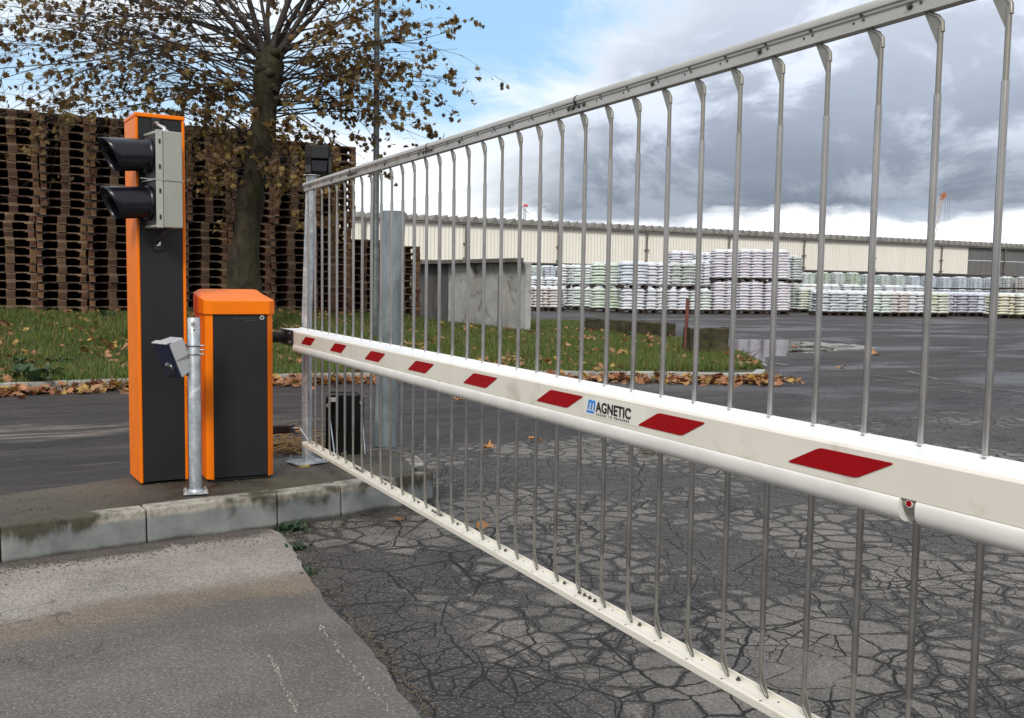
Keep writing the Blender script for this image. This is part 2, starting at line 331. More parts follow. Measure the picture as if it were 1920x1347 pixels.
def ramp_mat():
    m = bpy.data.materials.new('pale_patch_asphalt'); m.use_nodes = True; t = NT(m.node_tree); b = t.n['Principled BSDF']
    P = t.node('ShaderNodeNewGeometry').outputs['Position']
    A2 = math.atan(.70); Q = t.map(P, rot=(0, 0, -A2)); s_ = t.node('ShaderNodeSeparateXYZ', {0: Q}).outputs
    wob = t.noise(P, 1.6, 5, .6)
    nn = t.math('ADD', s_[1], t.math('MULTIPLY', t.math('SUBTRACT', wob, .5), .35))   # across distance
    fz = t.noise(P, 95, 4, .85); agg = t.node('ShaderNodeTexVoronoi', {'Scale': 120.0}); t.l.new(P, agg.inputs[0])
    cr = t.noise(t.map(Q, sc=(.7, 5, 1)), 5, 8, .7, .6)
    light = t.mix(t.sm(t.noise(P, 3, 6, .6), .3, .7), (.25, .222, .198), (.345, .312, .285))
    mid = t.mix(t.sm(t.noise(P, 2.4, 6, .6), .3, .7), (.095, .085, .075), (.155, .14, .124))
    tan = t.mix(t.sm(wob, .3, .7), (.16, .115, .078), (.22, .165, .11))
    col = t.mix(t.sm(nn, 3.36, 3.60), mid, light)
    band = t.math('MULTIPLY', t.sm(nn, 3.22, 3.38), t.sm(nn, 3.62, 3.46)); col = t.mix(t.math('MULTIPLY', band, .75), col, tan)
    dkb = t.math('MULTIPLY', t.sm(nn, 2.98, 3.18), t.sm(nn, 3.36, 3.22)); col = t.mix(t.math('MULTIPLY', dkb, .6), col, (.085, .074, .068))
    edge = t.sm(t.math('ADD', nn, t.math('MULTIPLY', t.math('SUBTRACT', t.noise(P, 5, 6, .7), .5), .2)), 4.13, 4.22)
    col = t.mix(t.math('MULTIPLY', edge, .85), col, (.045, .035, .03))
    col = t.mix(t.sm(agg.outputs['Color'], .3, .95, 0, .45), col, (.06, .056, .053)); col = t.mix(t.sm(fz, .52, .68, 0, .45), col, (.46, .44, .41)); col = t.mix(t.sm(fz, .47, .36, 0, .5), col, (.07, .065, .06))
    v = t.node('ShaderNodeTexVoronoi', {'Scale': 1.5}, feature='DISTANCE_TO_EDGE', voronoi_dimensions='2D')
    wv = t.node('ShaderNodeTexNoise', {'Scale': 4.0, 'Detail': 6.0}); t.l.new(P, wv.inputs[0])
    ws = t.node('ShaderNodeVectorMath', {0: wv.outputs['Color']}, operation='SCALE'); ws.inputs['Scale'].default_value = .5
    t.l.new(t.node('ShaderNodeVectorMath', {0: t.map(Q, sc=(.6, 1.4, 0)), 1: ws.outputs[0]}, operation='ADD').outputs[0], v.inputs[0])
    ck = t.math('MULTIPLY', t.sm(v.outputs[0], .009, .002), t.sm(t.noise(P, 1.1, 4, .6), .50, .62, 0, .5)); col = t.mix(ck, col, (.025, .022, .02))
    cz = t.sm(t.math('ABSOLUTE', t.math('SUBTRACT', cr, .5)), .012, .002); col = t.mix(t.math('MULTIPLY', cz, t.sm(t.noise(P, 2.0, 4, .6), .42, .6, 0, .55)), col, (.05, .044, .04))
    t.set(b.inputs['Base Color'], col); b.inputs['Roughness'].default_value = .85
    h = t.math('ADD', t.math('MULTIPLY', agg.outputs['Distance'], .004), t.math('MULTIPLY', ck, -.006)); h = t.math('ADD', h, t.math('MULTIPLY', cr, .006))
    bn = t.node('ShaderNodeBump', {'Strength': .9, 'Distance': 1.0, 'Height': h}); t.l.new(bn.outputs[0], b.inputs['Normal']); return m
ramp_m = ramp_mat()

def island_mat():
    m = bpy.data.materials.new('mossy_island_top'); m.use_nodes = True; t = NT(m.node_tree); b = t.n['Principled BSDF']
    P = t.node('ShaderNodeNewGeometry').outputs['Position']; Q = t.map(P, rot=(0, 0, -R(38)), sc=(1, 1, 1))
    n1 = t.noise(P, 3, 8, .68); n2 = t.noise(t.map(Q, sc=(.8, 3, 1)), 2.4, 8, .7, .4); fz = t.noise(P, 160, 4, .7)
    col = t.mix(t.sm(n1, .35, .68), (.030, .026, .019), (.112, .096, .066)); col = t.mix(t.sm(n2, .5, .66, 0, .7), col, (.060, .062, .022))
    col = t.mix(t.sm(t.noise(P, 1.5, 5, .6), .5, .65, 0, .6), col, (.040, .036, .032)); col = t.mix(t.sm(fz, .54, .68, 0, .5), col, (.2, .18, .15))
    t.set(b.inputs['Base Color'], col); t.set(b.inputs['Roughness'], t.sm(n1, .3, .7, .5, .85))
    bn = t.node('ShaderNodeBump', {'Strength': .8, 'Distance': 1.0, 'Height': t.math('ADD', t.math('MULTIPLY', n2, .01), t.math('MULTIPLY', fz, .003))}); t.l.new(bn.outputs[0], b.inputs['Normal']); return m
def kerbface_mat():
    m = bpy.data.materials.new('stained_kerb_concrete'); m.use_nodes = True; t = NT(m.node_tree); b = t.n['Principled BSDF']
    P = t.node('ShaderNodeNewGeometry').outputs['Position']; z = t.node('ShaderNodeSeparateXYZ', {0: P}).outputs[2]
    n1 = t.noise(P, 4, 8, .65); n2 = t.noise(t.map(P, sc=(1, 1, .25)), 9, 8, .7, .3); sp = t.noise(P, 22, 6, .75)
    col = t.mix(t.sm(n1, .3, .7), (.12, .135, .138), (.235, .245, .24)); col = t.mix(t.sm(t.noise(P, 60, 4, .7), .55, .75, 0, .4), col, (.12, .13, .13))
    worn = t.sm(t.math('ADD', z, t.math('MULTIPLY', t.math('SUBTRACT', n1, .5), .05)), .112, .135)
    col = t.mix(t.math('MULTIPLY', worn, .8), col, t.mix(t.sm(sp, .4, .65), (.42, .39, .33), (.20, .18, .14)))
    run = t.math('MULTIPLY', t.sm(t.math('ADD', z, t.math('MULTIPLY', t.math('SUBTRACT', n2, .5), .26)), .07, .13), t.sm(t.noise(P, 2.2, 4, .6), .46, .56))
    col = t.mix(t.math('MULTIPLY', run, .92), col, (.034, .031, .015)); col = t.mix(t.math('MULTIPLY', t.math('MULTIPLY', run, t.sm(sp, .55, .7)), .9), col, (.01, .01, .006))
    base_ = t.sm(t.math('ADD', z, t.math('MULTIPLY', t.math('SUBTRACT', n1, .5), .05)), .03, .008); col = t.mix(t.math('MULTIPLY', base_, .85), col, (.03, .024, .018))  # kerb foot darkened, base shading painted into the colour
    t.set(b.inputs['Base Color'], col); b.inputs['Roughness'].default_value = .75
    bn = t.node('ShaderNodeBump', {'Strength': .8, 'Distance': .003, 'Height': sp}); t.l.new(bn.outputs[0], b.inputs['Normal']); return m
island_m, kerbface_m = island_mat(), kerbface_mat()
def soil_mat():
    return mat('dark_soil', (.040, .042, .018), .95, var=.4, vscale=3, bump=.02, bscale=12, dirt=(.06, .04, .022), dirt_lo=.45, dirt_hi=.6, dscale=4)

# ================================================================== THE SETTING
big_mesh('ground', [(-900, -60, 0), (900, -60, 0), (900, 1500, 0), (-900, 1500, 0)], [(0, 1, 2, 3)], road_m)['kind'] = 'structure'

# pale patch of newer asphalt in the foreground
pe = [G(-60, 1075), G(0, 1063), G(275, 1018), G(420, 1001), G(505, 994), G(524, 1003), G(551, 1038), G(585, 1096), G(615, 1138), G(665, 1190), G(720, 1254), G(750, 1303), G(786, 1347)]
last = pe[-1]; pp = [Vector((-9, .4, 0))]+[Vector((-9, -1.2, 0))]+[p for p in pe]
poly = [Vector((-6, -4, 0)), Vector((-6, 1.35, 0)), Vector((-2.1, 3.80, 0))]+pe[2:]+[Vector((2.2, -4, 0))]
rs = random.Random(3); pts = []
for i, p in enumerate(poly):
    q = poly[(i+1) % len(poly)]; L = (q-p).length; k = max(1, int(min(L, 6)/.05)) if 2 <= i < len(poly)-1 else 1
    for j in range(k): pts.append(p.lerp(q, j/k)+(Vector((rs.uniform(-.006, .006), rs.uniform(-.006, .006), 0)) if k > 1 else Vector()))
mb = MB(); mb.prism([Vector((p.x, p.y, .000)) for p in reversed(pts)], (0, 0, .009)); mb.f = mb.f[:]; o = mb.build('road_patch', ramp_m); o['kind'] = 'structure'
# little pebbles along the joint in the patch
mb = MB(); rs = random.Random(5)
for a, b_ in (((600, 1180), (735, 1347)), ((505, 1235), (560, 1347))):
    A_, B_ = G(*a), G(*b_)
    for i in range(46):
        p = A_.lerp(B_, i/46)+Vector((rs.uniform(-.008, .008), rs.uniform(-.006, .006), .010)); r_ = rs.uniform(.002, .0055)
        mb.hexa([p+Vector(v)*r_ for v in ((-1, -.8, -1), (1, -1, -1), (.9, 1, -1), (-.8, .9, -1), (-.6, -.5, .7), (.6, -.5, .6), (.5, .6, .8), (-.6, .5, .7))])
o = mb.build('gravel', mat('pebble', (.25, .23, .21), .8, var=.4, vscale=80)); tag(o, kind='stuff')

# crumbs of stone, moss and bark washed against the kerb foot and lying on the island
mb = MB(); rs = random.Random(15)
def crumb(p, r_): mb.hexa([p+Vector((v[0]*r_*rs.uniform(.6, 1.4), v[1]*r_*rs.uniform(.6, 1.4), v[2]*r_*.7)) for v in ((-1, -.8, -1), (1, -1, -1), (.9, 1, -1), (-.8, .9, -1), (-.6, -.5, .7), (.6, -.5, .6), (.5, .6, .8), (-.6, .5, .7))])
for i in range(900):
    k = rs.random(); px = -20+k*840; py = 1066-k*(1066-950); p = G(px, py+abs(rs.gauss(0, 9))+2, .010 if px < 515 else .002); crumb(p, rs.uniform(.0015, .0045))
for i in range(260):
    px = rs.uniform(0, 760); p = G(px, 975-px*.125-rs.uniform(4, 45), .159); crumb(p, rs.uniform(.0015, .004))
for i in range(500):
    k = rs.random(); a, b_ = (505, 994), (786, 1347); p = G(a[0]+(b_[0]-a[0])*k+abs(rs.gauss(0, 16))+10, a[1]+(b_[1]-a[1])*k-10, .003); crumb(p, rs.uniform(.0015, .004))
o = mb.build('grit', mat('dark_grit', (.09, .075, .055), .9, var=.7, vscale=60)); tag(o, kind='stuff')

# raised island: kerb stones along the front and right end, weathered fill
IZ = .16
fr = [Vector((-6.0, 1.35, 0)), G(0, 986.5, IZ), G(275, 954.7, IZ), G(520.6, 925.8, IZ), G(640, 910, IZ), G(757, 893, IZ), G(812, 884, IZ)]
bk = [G(776, 848, IZ), G(700, 832, IZ), G(500, 862, IZ), G(246, 894, IZ), G(0, 927, IZ), Vector((-6.6, 1.9, 0))]
for p in fr+bk: p.z = 0
d0 = (fr[2]-fr[1]).normalized(); fr[0] = fr[1]-d0*5; bk[-1] = bk[-2]-d0*5
def offset(a, b, w):   # to the left of a->b
    d = (b-a).normalized(); return Vector((-d.y, d.x, 0))*w
mb = MB(); KW = .10
edge = fr+[bk[0]]
for i in range(len(edge)-1):
    a, b_ = edge[i], edge[i+1]
    o0 = offset(a, edge[i+1], KW) if i == 0 else (offset(edge[i-1], a, KW)+offset(a, b_, KW))*.5
    if i+2 < len(edge): o1 = (offset(a, b_, KW)+offset(b_, edge[i+2], KW))*.5
    else: o1 = offset(a, b_, KW)
    if i+2 == len(edge)-1+0 and False: pass
    nseg = 6 if i == 0 else 1
    for j in range(nseg):
        A_ = a.lerp(b_, j/nseg); B_ = a.lerp(b_, (j+1)/nseg); oA = o0.lerp(o1, j/nseg); oB = o0.lerp(o1, (j+1)/nseg)
        dd = (B_-A_).normalized()*.0025; bo = -(oA.normalized())*.008
        z0, z1 = -.05, IZ+rs.uniform(-.002, .003)
        bot = [A_+dd+bo, B_-dd+bo, B_-dd+oB, A_+dd+oA]; top = [A_+dd, B_-dd, B_-dd+oB, A_+dd+oA]
        mb.hexa([Vector((p.x, p.y, z0)) for p in bot]+[Vector((p.x, p.y, z1)) for p in top])
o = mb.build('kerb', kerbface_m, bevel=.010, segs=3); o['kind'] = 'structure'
inner = []
for i, p in enumerate(fr):
    q = fr[min(i+1, len(fr)-1)]; pr = fr[max(i-1, 0)]; d = (q-pr).normalized(); inner.append(p+Vector((-d.y, d.x, 0))*(KW-.01))
inner[-1] = fr[-1]+Vector((-.10, .03, 0)); b2 = list(bk); b2[0] = bk[0]+Vector((-.07, -.02, 0))
ring = inner+b2
mb = MB(); mb.prism([Vector((p.x, p.y, -.05)) for p in ring], (0, 0, .05+IZ-.004))
o = mb.build('pavement', island_m, bevel=.012); o['kind'] = 'structure'

# grass bank with its own kerb
kp = [SN(-14, 11.78), G(0, 720, .1), G(245, 711.5, .1), G(516, 703, .1), G(705, 699, .1), G(1050, 697.5, .1), G(1250, 698.5, .1), G(1385, 702, .1), G(1428, 701, .1), G(1436, 694, .1)]
for p in kp: p.z = 0
def smst(x): x = min(1, max(0, x)); return x*x*(3-2*x)
def gh(x, y):
    s, n = sn(Vector((x, y, 0)))
    lump = .018*math.sin(x*2.1+y*1.3)+.014*math.sin(x*4.3-y*3.1+1)+.008*math.sin(x*9+y*7)
    return .085+.44*smst((n-11.6)/6.6)*(1-.93*smst((s-5.0)/5.0))+lump*smst((n-11.6)/.8)
back = [G(1425, 690), G(1375, 664), G(1262, 642), G(1180, 630), G(1095, 612), G(1000, 600)]
for p in back: p.z = 0
gpoly = [(p.x, p.y) for p in kp+back]+[(.6, 34), (-4, 40), (-30, 40), (-30, 0)]
gpoly = [(p.x, p.y) for p in kp+back]+[(.8, 34), (-6, 38)]+[tuple(SN(-14, 34)[:2])]
gp_np = np.array(gpoly)
def inside(x, y):
    x = np.asarray(x); y = np.asarray(y); r = np.zeros(x.shape, bool); n = len(gp_np)
    for i in range(n):
        x1, y1 = gp_np[i]; x2, y2 = gp_np[(i+1) % n]
        cnd = ((y1 > y) != (y2 > y)) & (x < (x2-x1)*(y-y1)/(y2-y1+1e-12)+x1); r ^= cnd
    return r
st_ = .12; xs = np.arange(-19, 4.6, st_); ys = np.arange(3.5, 38, st_)
XX, YY = np.meshgrid(xs, ys); ins = inside(XX, YY)
idx = -np.ones(XX.shape, int); vs, fs = [], []
use = np.zeros(XX.shape, bool); cells = []
for j in range(len(ys)-1):
    for i in range(len(xs)-1):
        if ins[j, i] or ins[j+1, i+1] or ins[j+1, i] or ins[j, i+1]: cells.append((j, i)); use[j:j+2, i:i+2] = True
for j, i in zip(*np.nonzero(use)):
    idx[j, i] = len(vs); x, y = XX[j, i], YY[j, i]
    vs.append((x, y, gh(x, y)-.012 if ins[j, i] else -.02))
fs = [(idx[j, i], idx[j, i+1], idx[j+1, i+1], idx[j+1, i]) for j, i in cells]
o = big_mesh('terrain', vs, fs, soil_mat(), smooth=True); o['kind'] = 'structure'
mb = MB()
dense = []
for i in range(len(kp)-1):
    n_ = max(1, int((kp[i+1]-kp[i]).length/1.0))
    for j in range(n_): dense.append(kp[i].lerp(kp[i+1], j/n_))
dense.append(kp[-1])
for i in range(len(dense)-1):
    a, b_ = dense[i], dense[i+1]; o0 = offset(a, b_, .12); dd = (b_-a).normalized()*.003
    top = [a+dd, b_-dd, b_-dd+o0, a+dd+o0]; hz = .105+rs.uniform(-.006, .006)
    mb.hexa([Vector((p.x, p.y, -.05)) for p in top]+[Vector((p.x, p.y, hz)) for p in top])
o = mb.build('grass_kerb', kerbm, bevel=.008); o['kind'] = 'structure'

# grass: many small blades, thicker near the camera
def scatter(n, smin, smax, nmin, nmax, pw=1.0):
    s = rng.uniform(smin, smax, n); q = nmin+(nmax-nmin)*rng.uniform(0, 1, n)**pw
    x = U.x*s+N.x*q; y = U.y*s+N.y*q; k = inside(x, y); px = 960+1800*x/np.maximum(y, .1); k &= (px > -160) & (px < 1560); return x[k], y[k]
gx, gy = scatter(300000, -4, 16, 9.8, 24, 1.25)
NB = len(gx); gz = np.array([gh(a, b) for a, b in zip(gx, gy)])
patch = np.sin(gx*1.7+gy*.6)*np.cos(gy*1.3-gx*.5)+rng.normal(0, .35, NB)
hgt = (.05+.055*rng.random(NB))*(1-.45*np.clip((U.x*gx+U.y*gy-8)/4, 0, 1))*(1+.6*np.clip(patch, -.9, 1.3)); ang = rng.uniform(0, 2*math.pi, NB); wd = .0065+.006*rng.random(NB)
lean = hgt*rng.uniform(.1, .75, NB); la = rng.uniform(0, 2*math.pi, NB)
V = np.zeros((NB, 3, 3)); V[:, 0] = np.stack([gx-wd*np.cos(ang), gy-wd*np.sin(ang), gz-.02], 1); V[:, 1] = np.stack([gx+wd*np.cos(ang), gy+wd*np.sin(ang), gz-.02], 1)
V[:, 2] = np.stack([gx+lean*np.cos(la), gy+lean*np.sin(la), gz+hgt], 1)
me = bpy.data.meshes.new('grass'); me.vertices.add(NB*3); me.vertices.foreach_set('co', V.reshape(-1))
me.loops.add(NB*3); me.loops.foreach_set('vertex_index', np.arange(NB*3)); me.polygons.add(NB); me.polygons.foreach_set('loop_start', np.arange(0, NB*3, 3)); me.update(); me.validate()
me.materials.append(grass_m); o = bpy.data.objects.new('grass', me); C.objects.link(o); tag(o, kind='stuff')

# leaf outlines
def leaf_poly(size, rs, curl=.25):
    prof = [(0, -.5), (.12, -.38), (.42, -.42), (.34, -.14), (.60, .02), (.33, .12), (.30, .40), (.14, .24), (0, .62), (-.14, .24), (-.30, .40), (-.33, .12), (-.60, .02), (-.34, -.14), (-.42, -.42), (-.12, -.38)]
    a, b_ = rs.uniform(-curl, curl)*1.6, rs.uniform(-curl, curl)*1.6; c0 = rs.uniform(-.2, .2)
    vs = [Vector((0, -.05, 0))]+[Vector((x*(1+rs.uniform(-.12, .12)), y*(1+rs.uniform(-.12, .12)), a*x*x+b_*y*y+c0*x*y+rs.uniform(-.03, .03))) for x, y in prof]
    return [v*size for v in vs], [(0, i+1, (i+1) % len(prof)+1) for i in range(len(prof))]
class Leaves:
    def __init__(s, seed): s.r = random.Random(seed); s.v = []; s.f = []
    def put(s, p, size, flat=.4, curl=.25):
        vs, fs = leaf_poly(size, s.r, curl); M_ = (Matrix.Rotation(s.r.uniform(0, 6.28), 3, 'Z') @ Matrix.Rotation(s.r.gauss(0, flat), 3, 'X') @ Matrix.Rotation(s.r.gauss(0, flat), 3, 'Y') @ Matrix.Rotation(s.r.uniform(0, 6.28), 3, 'Z'))
        b = len(s.v); s.v += [tuple(M_ @ v+p) for v in vs]; s.f += [tuple(b+i for i in f) for f in fs]
L = Leaves(11)
for i in range(2800):       # drift against the kerb
    t_ = L.r.random()*(len(dense)-1.6); k = int(t_); a, b_ = dense[k], dense[k+1]
    p = a.lerp(b_, t_-k); px = 960+1800*p.x/p.y
    if px < -120: continue
    dn = offset(a, b_, 1); d_ = abs(L.r.gauss(0, .16)); thick = max(0, .085-.2*d_)
    if L.r.random() < .12: d_ += .25*L.r.random()
    L.put(p-dn*(d_+.02)+Vector((0, 0, .012+L.r.random()*thick)), L.r.uniform(.06, .13), .45, .5)
o = big_mesh('fallen_leaves', L.v, L.f, fall_leaf); tag(o, kind='stuff')
L = Leaves(12)
for i in range(8200):
    s_ = L.r.uniform(-4, 13); n_ = 9.9+9*L.r.random()**1.1; p = SN(s_, n_)
    if not inside(np.array([p.x]), np.array([p.y]))[0]: continue
    if math.sin(p.x*2.3+1)*math.cos(p.y*1.9)+.6*math.sin(p.x*5.1+p.y*3.3)+L.r.gauss(0, .35) < .15: continue
    if s_ > 6 and L.r.random() < .6: continue
    L.put(Vector((p.x, p.y, gh(p.x, p.y)+.03+.04*L.r.random())), L.r.uniform(.05, .115), .5, .5)
o = big_mesh('leaf_litter', L.v, L.f, fall_leaf); tag(o, kind='stuff')
# broad weeds low in the grass
def weed(name, p, h, n, seed, label, spread=.5, mname=None, group=None):
    r = random.Random(seed); L_ = []; F_ = []
    for i in range(n):
        a = r.uniform(0, 6.28); ln = h*r.uniform(.5, 1.1); wd_ = ln*r.uniform(.14, .24); el_ = r.uniform(.3, 1.3); base_ = p+Vector((r.gauss(0, spread*.3), r.gauss(0, spread*.3), 0))
        d = Vector((math.cos(a), math.sin(a), 0)); sd_ = Vector((-d.y, d.x, 0)); prev = None; b = len(L_)
        for k in range(5):
            t_ = k/4; w = wd_*math.sin(math.pi*min(.97, .12+t_*.85)); q = base_+d*ln*t_*math.cos(el_)+Vector((0, 0, ln*(t_*math.sin(el_)-.35*t_*t_)))
            L_ += [tuple(q-sd_*w+Vector((0, 0, w*.3))), tuple(q), tuple(q+sd_*w+Vector((0, 0, w*.3)))]
        F_ += [(b+3*k+j, b+3*k+j+1, b+3*k+4+j, b+3*k+3+j) for k in range(4) for j in (0, 1)]
    me = bpy.data.meshes.new(name); me.from_pydata([tuple(Vector(v)-p) for v in L_], [], F_); me.materials.append(mname or weed_m); o = bpy.data.objects.new(name, me); C.objects.link(o); o.location = p
    return tag(o, label, 'weed', group)
def gg(px, py, z=.15):
    for _ in range(6):
        p = G(px, py, z); z = gh(p.x, p.y)
    p.z = z; return p
wl = [((110, 672), .20, 46, 'broad grey-green dock weed in the grass close to the kerb, left of the tall column'), ((62, 640), .28, 60, 'large dark green weed clump in the grass at the far left edge'),
      ((35, 625), .20, 40, 'dark green weed clump at the left edge, behind the largest weed'), ((200, 592), .2, 30, 'leafy weed at the foot of the pallet stacks left of the tall column'),
      ((925, 612), .38, 34, 'tall upright weed in front of the pale concrete bay wall'), ((1180, 630), .2, 26, 'bushy weed in front of the long mossy concrete block'),
      ((1400, 690), .16, 40, 'tuft of long green grass at the pointed tip of the grass island'), ((700, 592), .25, 30, 'weed growing at the foot of the thick galvanised bollard, by the lamp column')]
for i, (q, h, n, lb) in enumerate(wl): weed('weed', gg(*q), h, n, 40+i, lb, spread=h*1.1, mname=grass_m if 'tuft' in lb else None)
for i, (q, h, n, lb, sp) in enumerate([((548, 993), .06, 80, 'small green weeds at the kerb foot, at the pale patch corner', .10), ((562, 1030), .045, 50, 'tiny weeds in the joint beside the corner of the pale patch', .07), ((583, 1075), .035, 34, 'sparse sprigs along the edge of the pale patch, nearest the camera', .08)]):
    weed('weed', G(*q), h, n, 60+i, lb, sp)

# painted lines on the yard, worn thin
def paint_mat():
    m = bpy.data.materials.new('worn_line_paint'); m.use_nodes = True; t = NT(m.node_tree); b = t.n['Principled BSDF']
    P = t.node('ShaderNodeNewGeometry').outputs['Position']; n1 = t.noise(P, 3, 8, .75)
    t.set(b.inputs['Base Color'], t.mix(t.sm(n1, .42, .6), (.075, .07, .07), (.30, .29, .28))); b.inputs['Roughness'].default_value = .6; return m
paint = paint_mat(); mb = MB()
for (a, b_, w) in [((1050, 597), (1165, 602), .10), ((1225, 598), (1440, 606), .12), ((1300, 603), (1475, 618), .12), ((1210, 612), (1470, 634), .09), ((1480, 604), (1700, 618), .10), ((1700, 603), (1920, 612), .10), ((1520, 634), (1606, 644), .08), ((1620, 702), (1920, 735), .035), ((1700, 695), (1760, 712), .035), ((1640, 712), (1860, 742), .03), ((1420, 677), (1475, 684), .10), ((1424, 677), (1436, 686), .08), ((1560, 590+14), (1900, 626), .08)]:
    A_, B_ = G(*a, .004), G(*b_, .004); o0 = offset(A_, B_, w/2); mb.add([A_-o0, B_-o0, B_+o0, A_+o0], [(0, 1, 2, 3)])
o = mb.build('road_marking', paint); o['kind'] = 'structure'
# puddles
wm = bpy.data.materials.new('puddle_water'); wm.use_nodes = True; t = NT(wm.node_tree); b = t.n['Principled BSDF']; b.inputs['Base Color'].default_value = (.02, .02, .022, 1); b.inputs['Roughness'].default_value = .03; b.inputs['IOR'].default_value = 1.33; b.inputs['Specular IOR Level'].default_value = 1.0
bn = t.node('ShaderNodeBump', {'Strength': .5, 'Distance': .006, 'Height': t.noise(t.node('ShaderNodeNewGeometry').outputs['Position'], 5, 3, .5)}); t.l.new(bn.outputs[0], b.inputs['Normal'])
def puddle(pts_, seed):
    r = random.Random(seed); P_ = [G(*q, .0035) for q in pts_]; out = []
    for i, p in enumerate(P_):
        q = P_[(i+1) % len(P_)]
        for j in range(7): out.append(p.lerp(q, j/7)+Vector((r.uniform(-.09, .09), r.uniform(-.22, .22), 0)))
    mb = MB(); cen = sum(out, Vector())/len(out); mb.add([cen]+out, [(0, i+1, (i+1) % len(out)+1) for i in range(len(out))]); return mb.build('puddle_water', wm)
for k, q in enumerate([[(1240, 640), (1330, 636), (1470, 638), (1560, 645), (1610, 650), (1560, 658), (1490, 660), (1460, 668), (1400, 682), (1340, 678), (1245, 660)], [(1500, 640), (1600, 646), (1650, 652), (1610, 656), (1560, 657), (1530, 662), (1480, 662)], [(1180, 641), (1262, 642), (1292, 652), (1288, 668), (1245, 664)]]): puddle(q, k)['kind'] = 'structure'

# ================================================================== PALLETS
WN = 18.58                       # the wall of pallets stands at this distance across the lane
def make_pallet():
    t_ = thing('wooden_pallet', 'x', 'pallet', (0, 0, 0), 'wooden pallets stacked along the bank')
    w, dp = .80, 1.20; mb = MB(); r = random.Random(1)
    for i in range(7):
        y0 = i*(dp/7); mb.box(-w/2, w/2, y0+.01, y0+dp/7-.012, .124, .144)
    for i in range(3): x0 = (-w/2, -.0725, w/2-.145)[i]; mb.box(x0, x0+.145, 0, dp, .103, .1235)
    mb.build('deck_boards', wood, t_)
    for x0 in (-w/2, -.0725, w/2-.145):
        for y0 in (0.003, .53, 1.05): MB().box(x0+.003+(.045 if x0 > .1 else 0), x0+.142-(.045 if x0 < -.1 else 0), y0, y0+.145, .0195, .1025).build('block', woodblk, t_)
    mb = MB()
    for i in range(3): x0 = (-w/2, -.0725, w/2-.10)[i]; mb.box(x0, x0+(.145 if i == 1 else .10), 0, dp, 0, .019)
    mb.build('bottom_boards', wood, t_); return t_
proto = make_pallet(); pk = kids(proto); first = True
ORD = ['lowest', 'second', 'third', 'fourth', 'fifth', 'sixth', 'seventh', 'eighth', 'ninth', 'tenth', 'eleventh', 'twelfth', 'thirteenth', 'fourteenth', 'fifteenth', 'sixteenth', 'seventeenth', 'eighteenth', 'nineteenth', 'twentieth', 'twenty-first', 'twenty-second', 'twenty-third', 'twenty-fourth', 'twenty-fifth']
rp = random.Random(21); nst = 0
def put_pallet(x, y, z, rz, label):
    global first
    if first: o = proto; first = False
    else:
        o = proto.copy(); C.objects.link(o)
        for ch in pk: c_ = ch.copy(); C.objects.link(c_); c_.parent = o
    o.location = (x, y, z); o.rotation_euler = (0, 0, rz); o['label'] = label; o['category'] = 'pallet'
stacks = []
s0 = 5.65-8*.808
where = ['at the picture edge', 'second from the picture edge', 'third from the picture edge', 'just left of the orange column', 'behind the orange column', 'just right of the orange column', 'behind the tree trunk', 'just right of the tree trunk', 'behind the gate post', 'x']
nst = 9
for k in range(nst):
    s_ = s0+k*.808; hn = 24 if k < 5 else (24 if k < 7 else 23)
    zb = gh(*SN(s_, WN)[:2])-.01; z = zb; jx, ja = rp.uniform(-.012, .012), rp.uniform(-.008, .008)
    for i in range(hn):
        if i == 12: jx, ja = .14*math.sin(2.3)-.02+rp.uniform(-.012, .012), rp.uniform(-.006, .006)
        p = SN(s_+jx+rp.uniform(-.016, .016), WN+rp.uniform(-.035, .035))
        put_pallet(p.x, p.y, z+(0 if i < 12 else .004), LA+ja+rp.uniform(-.006, .006), f'{ORD[i]} pallet up in the tall stack {where[k]}'); z += .1445
for k in range(2):
    s_ = s0+9*.808+.03+k*.86; zb = gh(*SN(s_, WN+.5)[:2])-.01; z = zb
    for i in range(11 if k < 2 else 10):
        p = SN(s_+rp.uniform(-.015, .015), WN+.55+rp.uniform(-.02, .02)); put_pallet(p.x, p.y, z, LA+rp.uniform(-.008, .008), f'{ORD[i]} pallet up in the {["first", "last"][k]} low stack behind the bollard'); z += .1445
# dark rows and solid backing, added to stand as shade in the gaps
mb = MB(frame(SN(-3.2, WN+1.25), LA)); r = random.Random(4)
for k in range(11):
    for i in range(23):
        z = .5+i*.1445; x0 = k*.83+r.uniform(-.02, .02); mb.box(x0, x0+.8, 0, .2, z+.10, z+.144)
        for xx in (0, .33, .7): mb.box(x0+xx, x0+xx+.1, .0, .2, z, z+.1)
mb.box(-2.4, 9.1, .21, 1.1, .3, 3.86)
o = mb.build('dark_pallet_backing', wooddk); tag(o, 'dark backing added behind the front stacks to stand as shade in their gaps', kind='stuff')

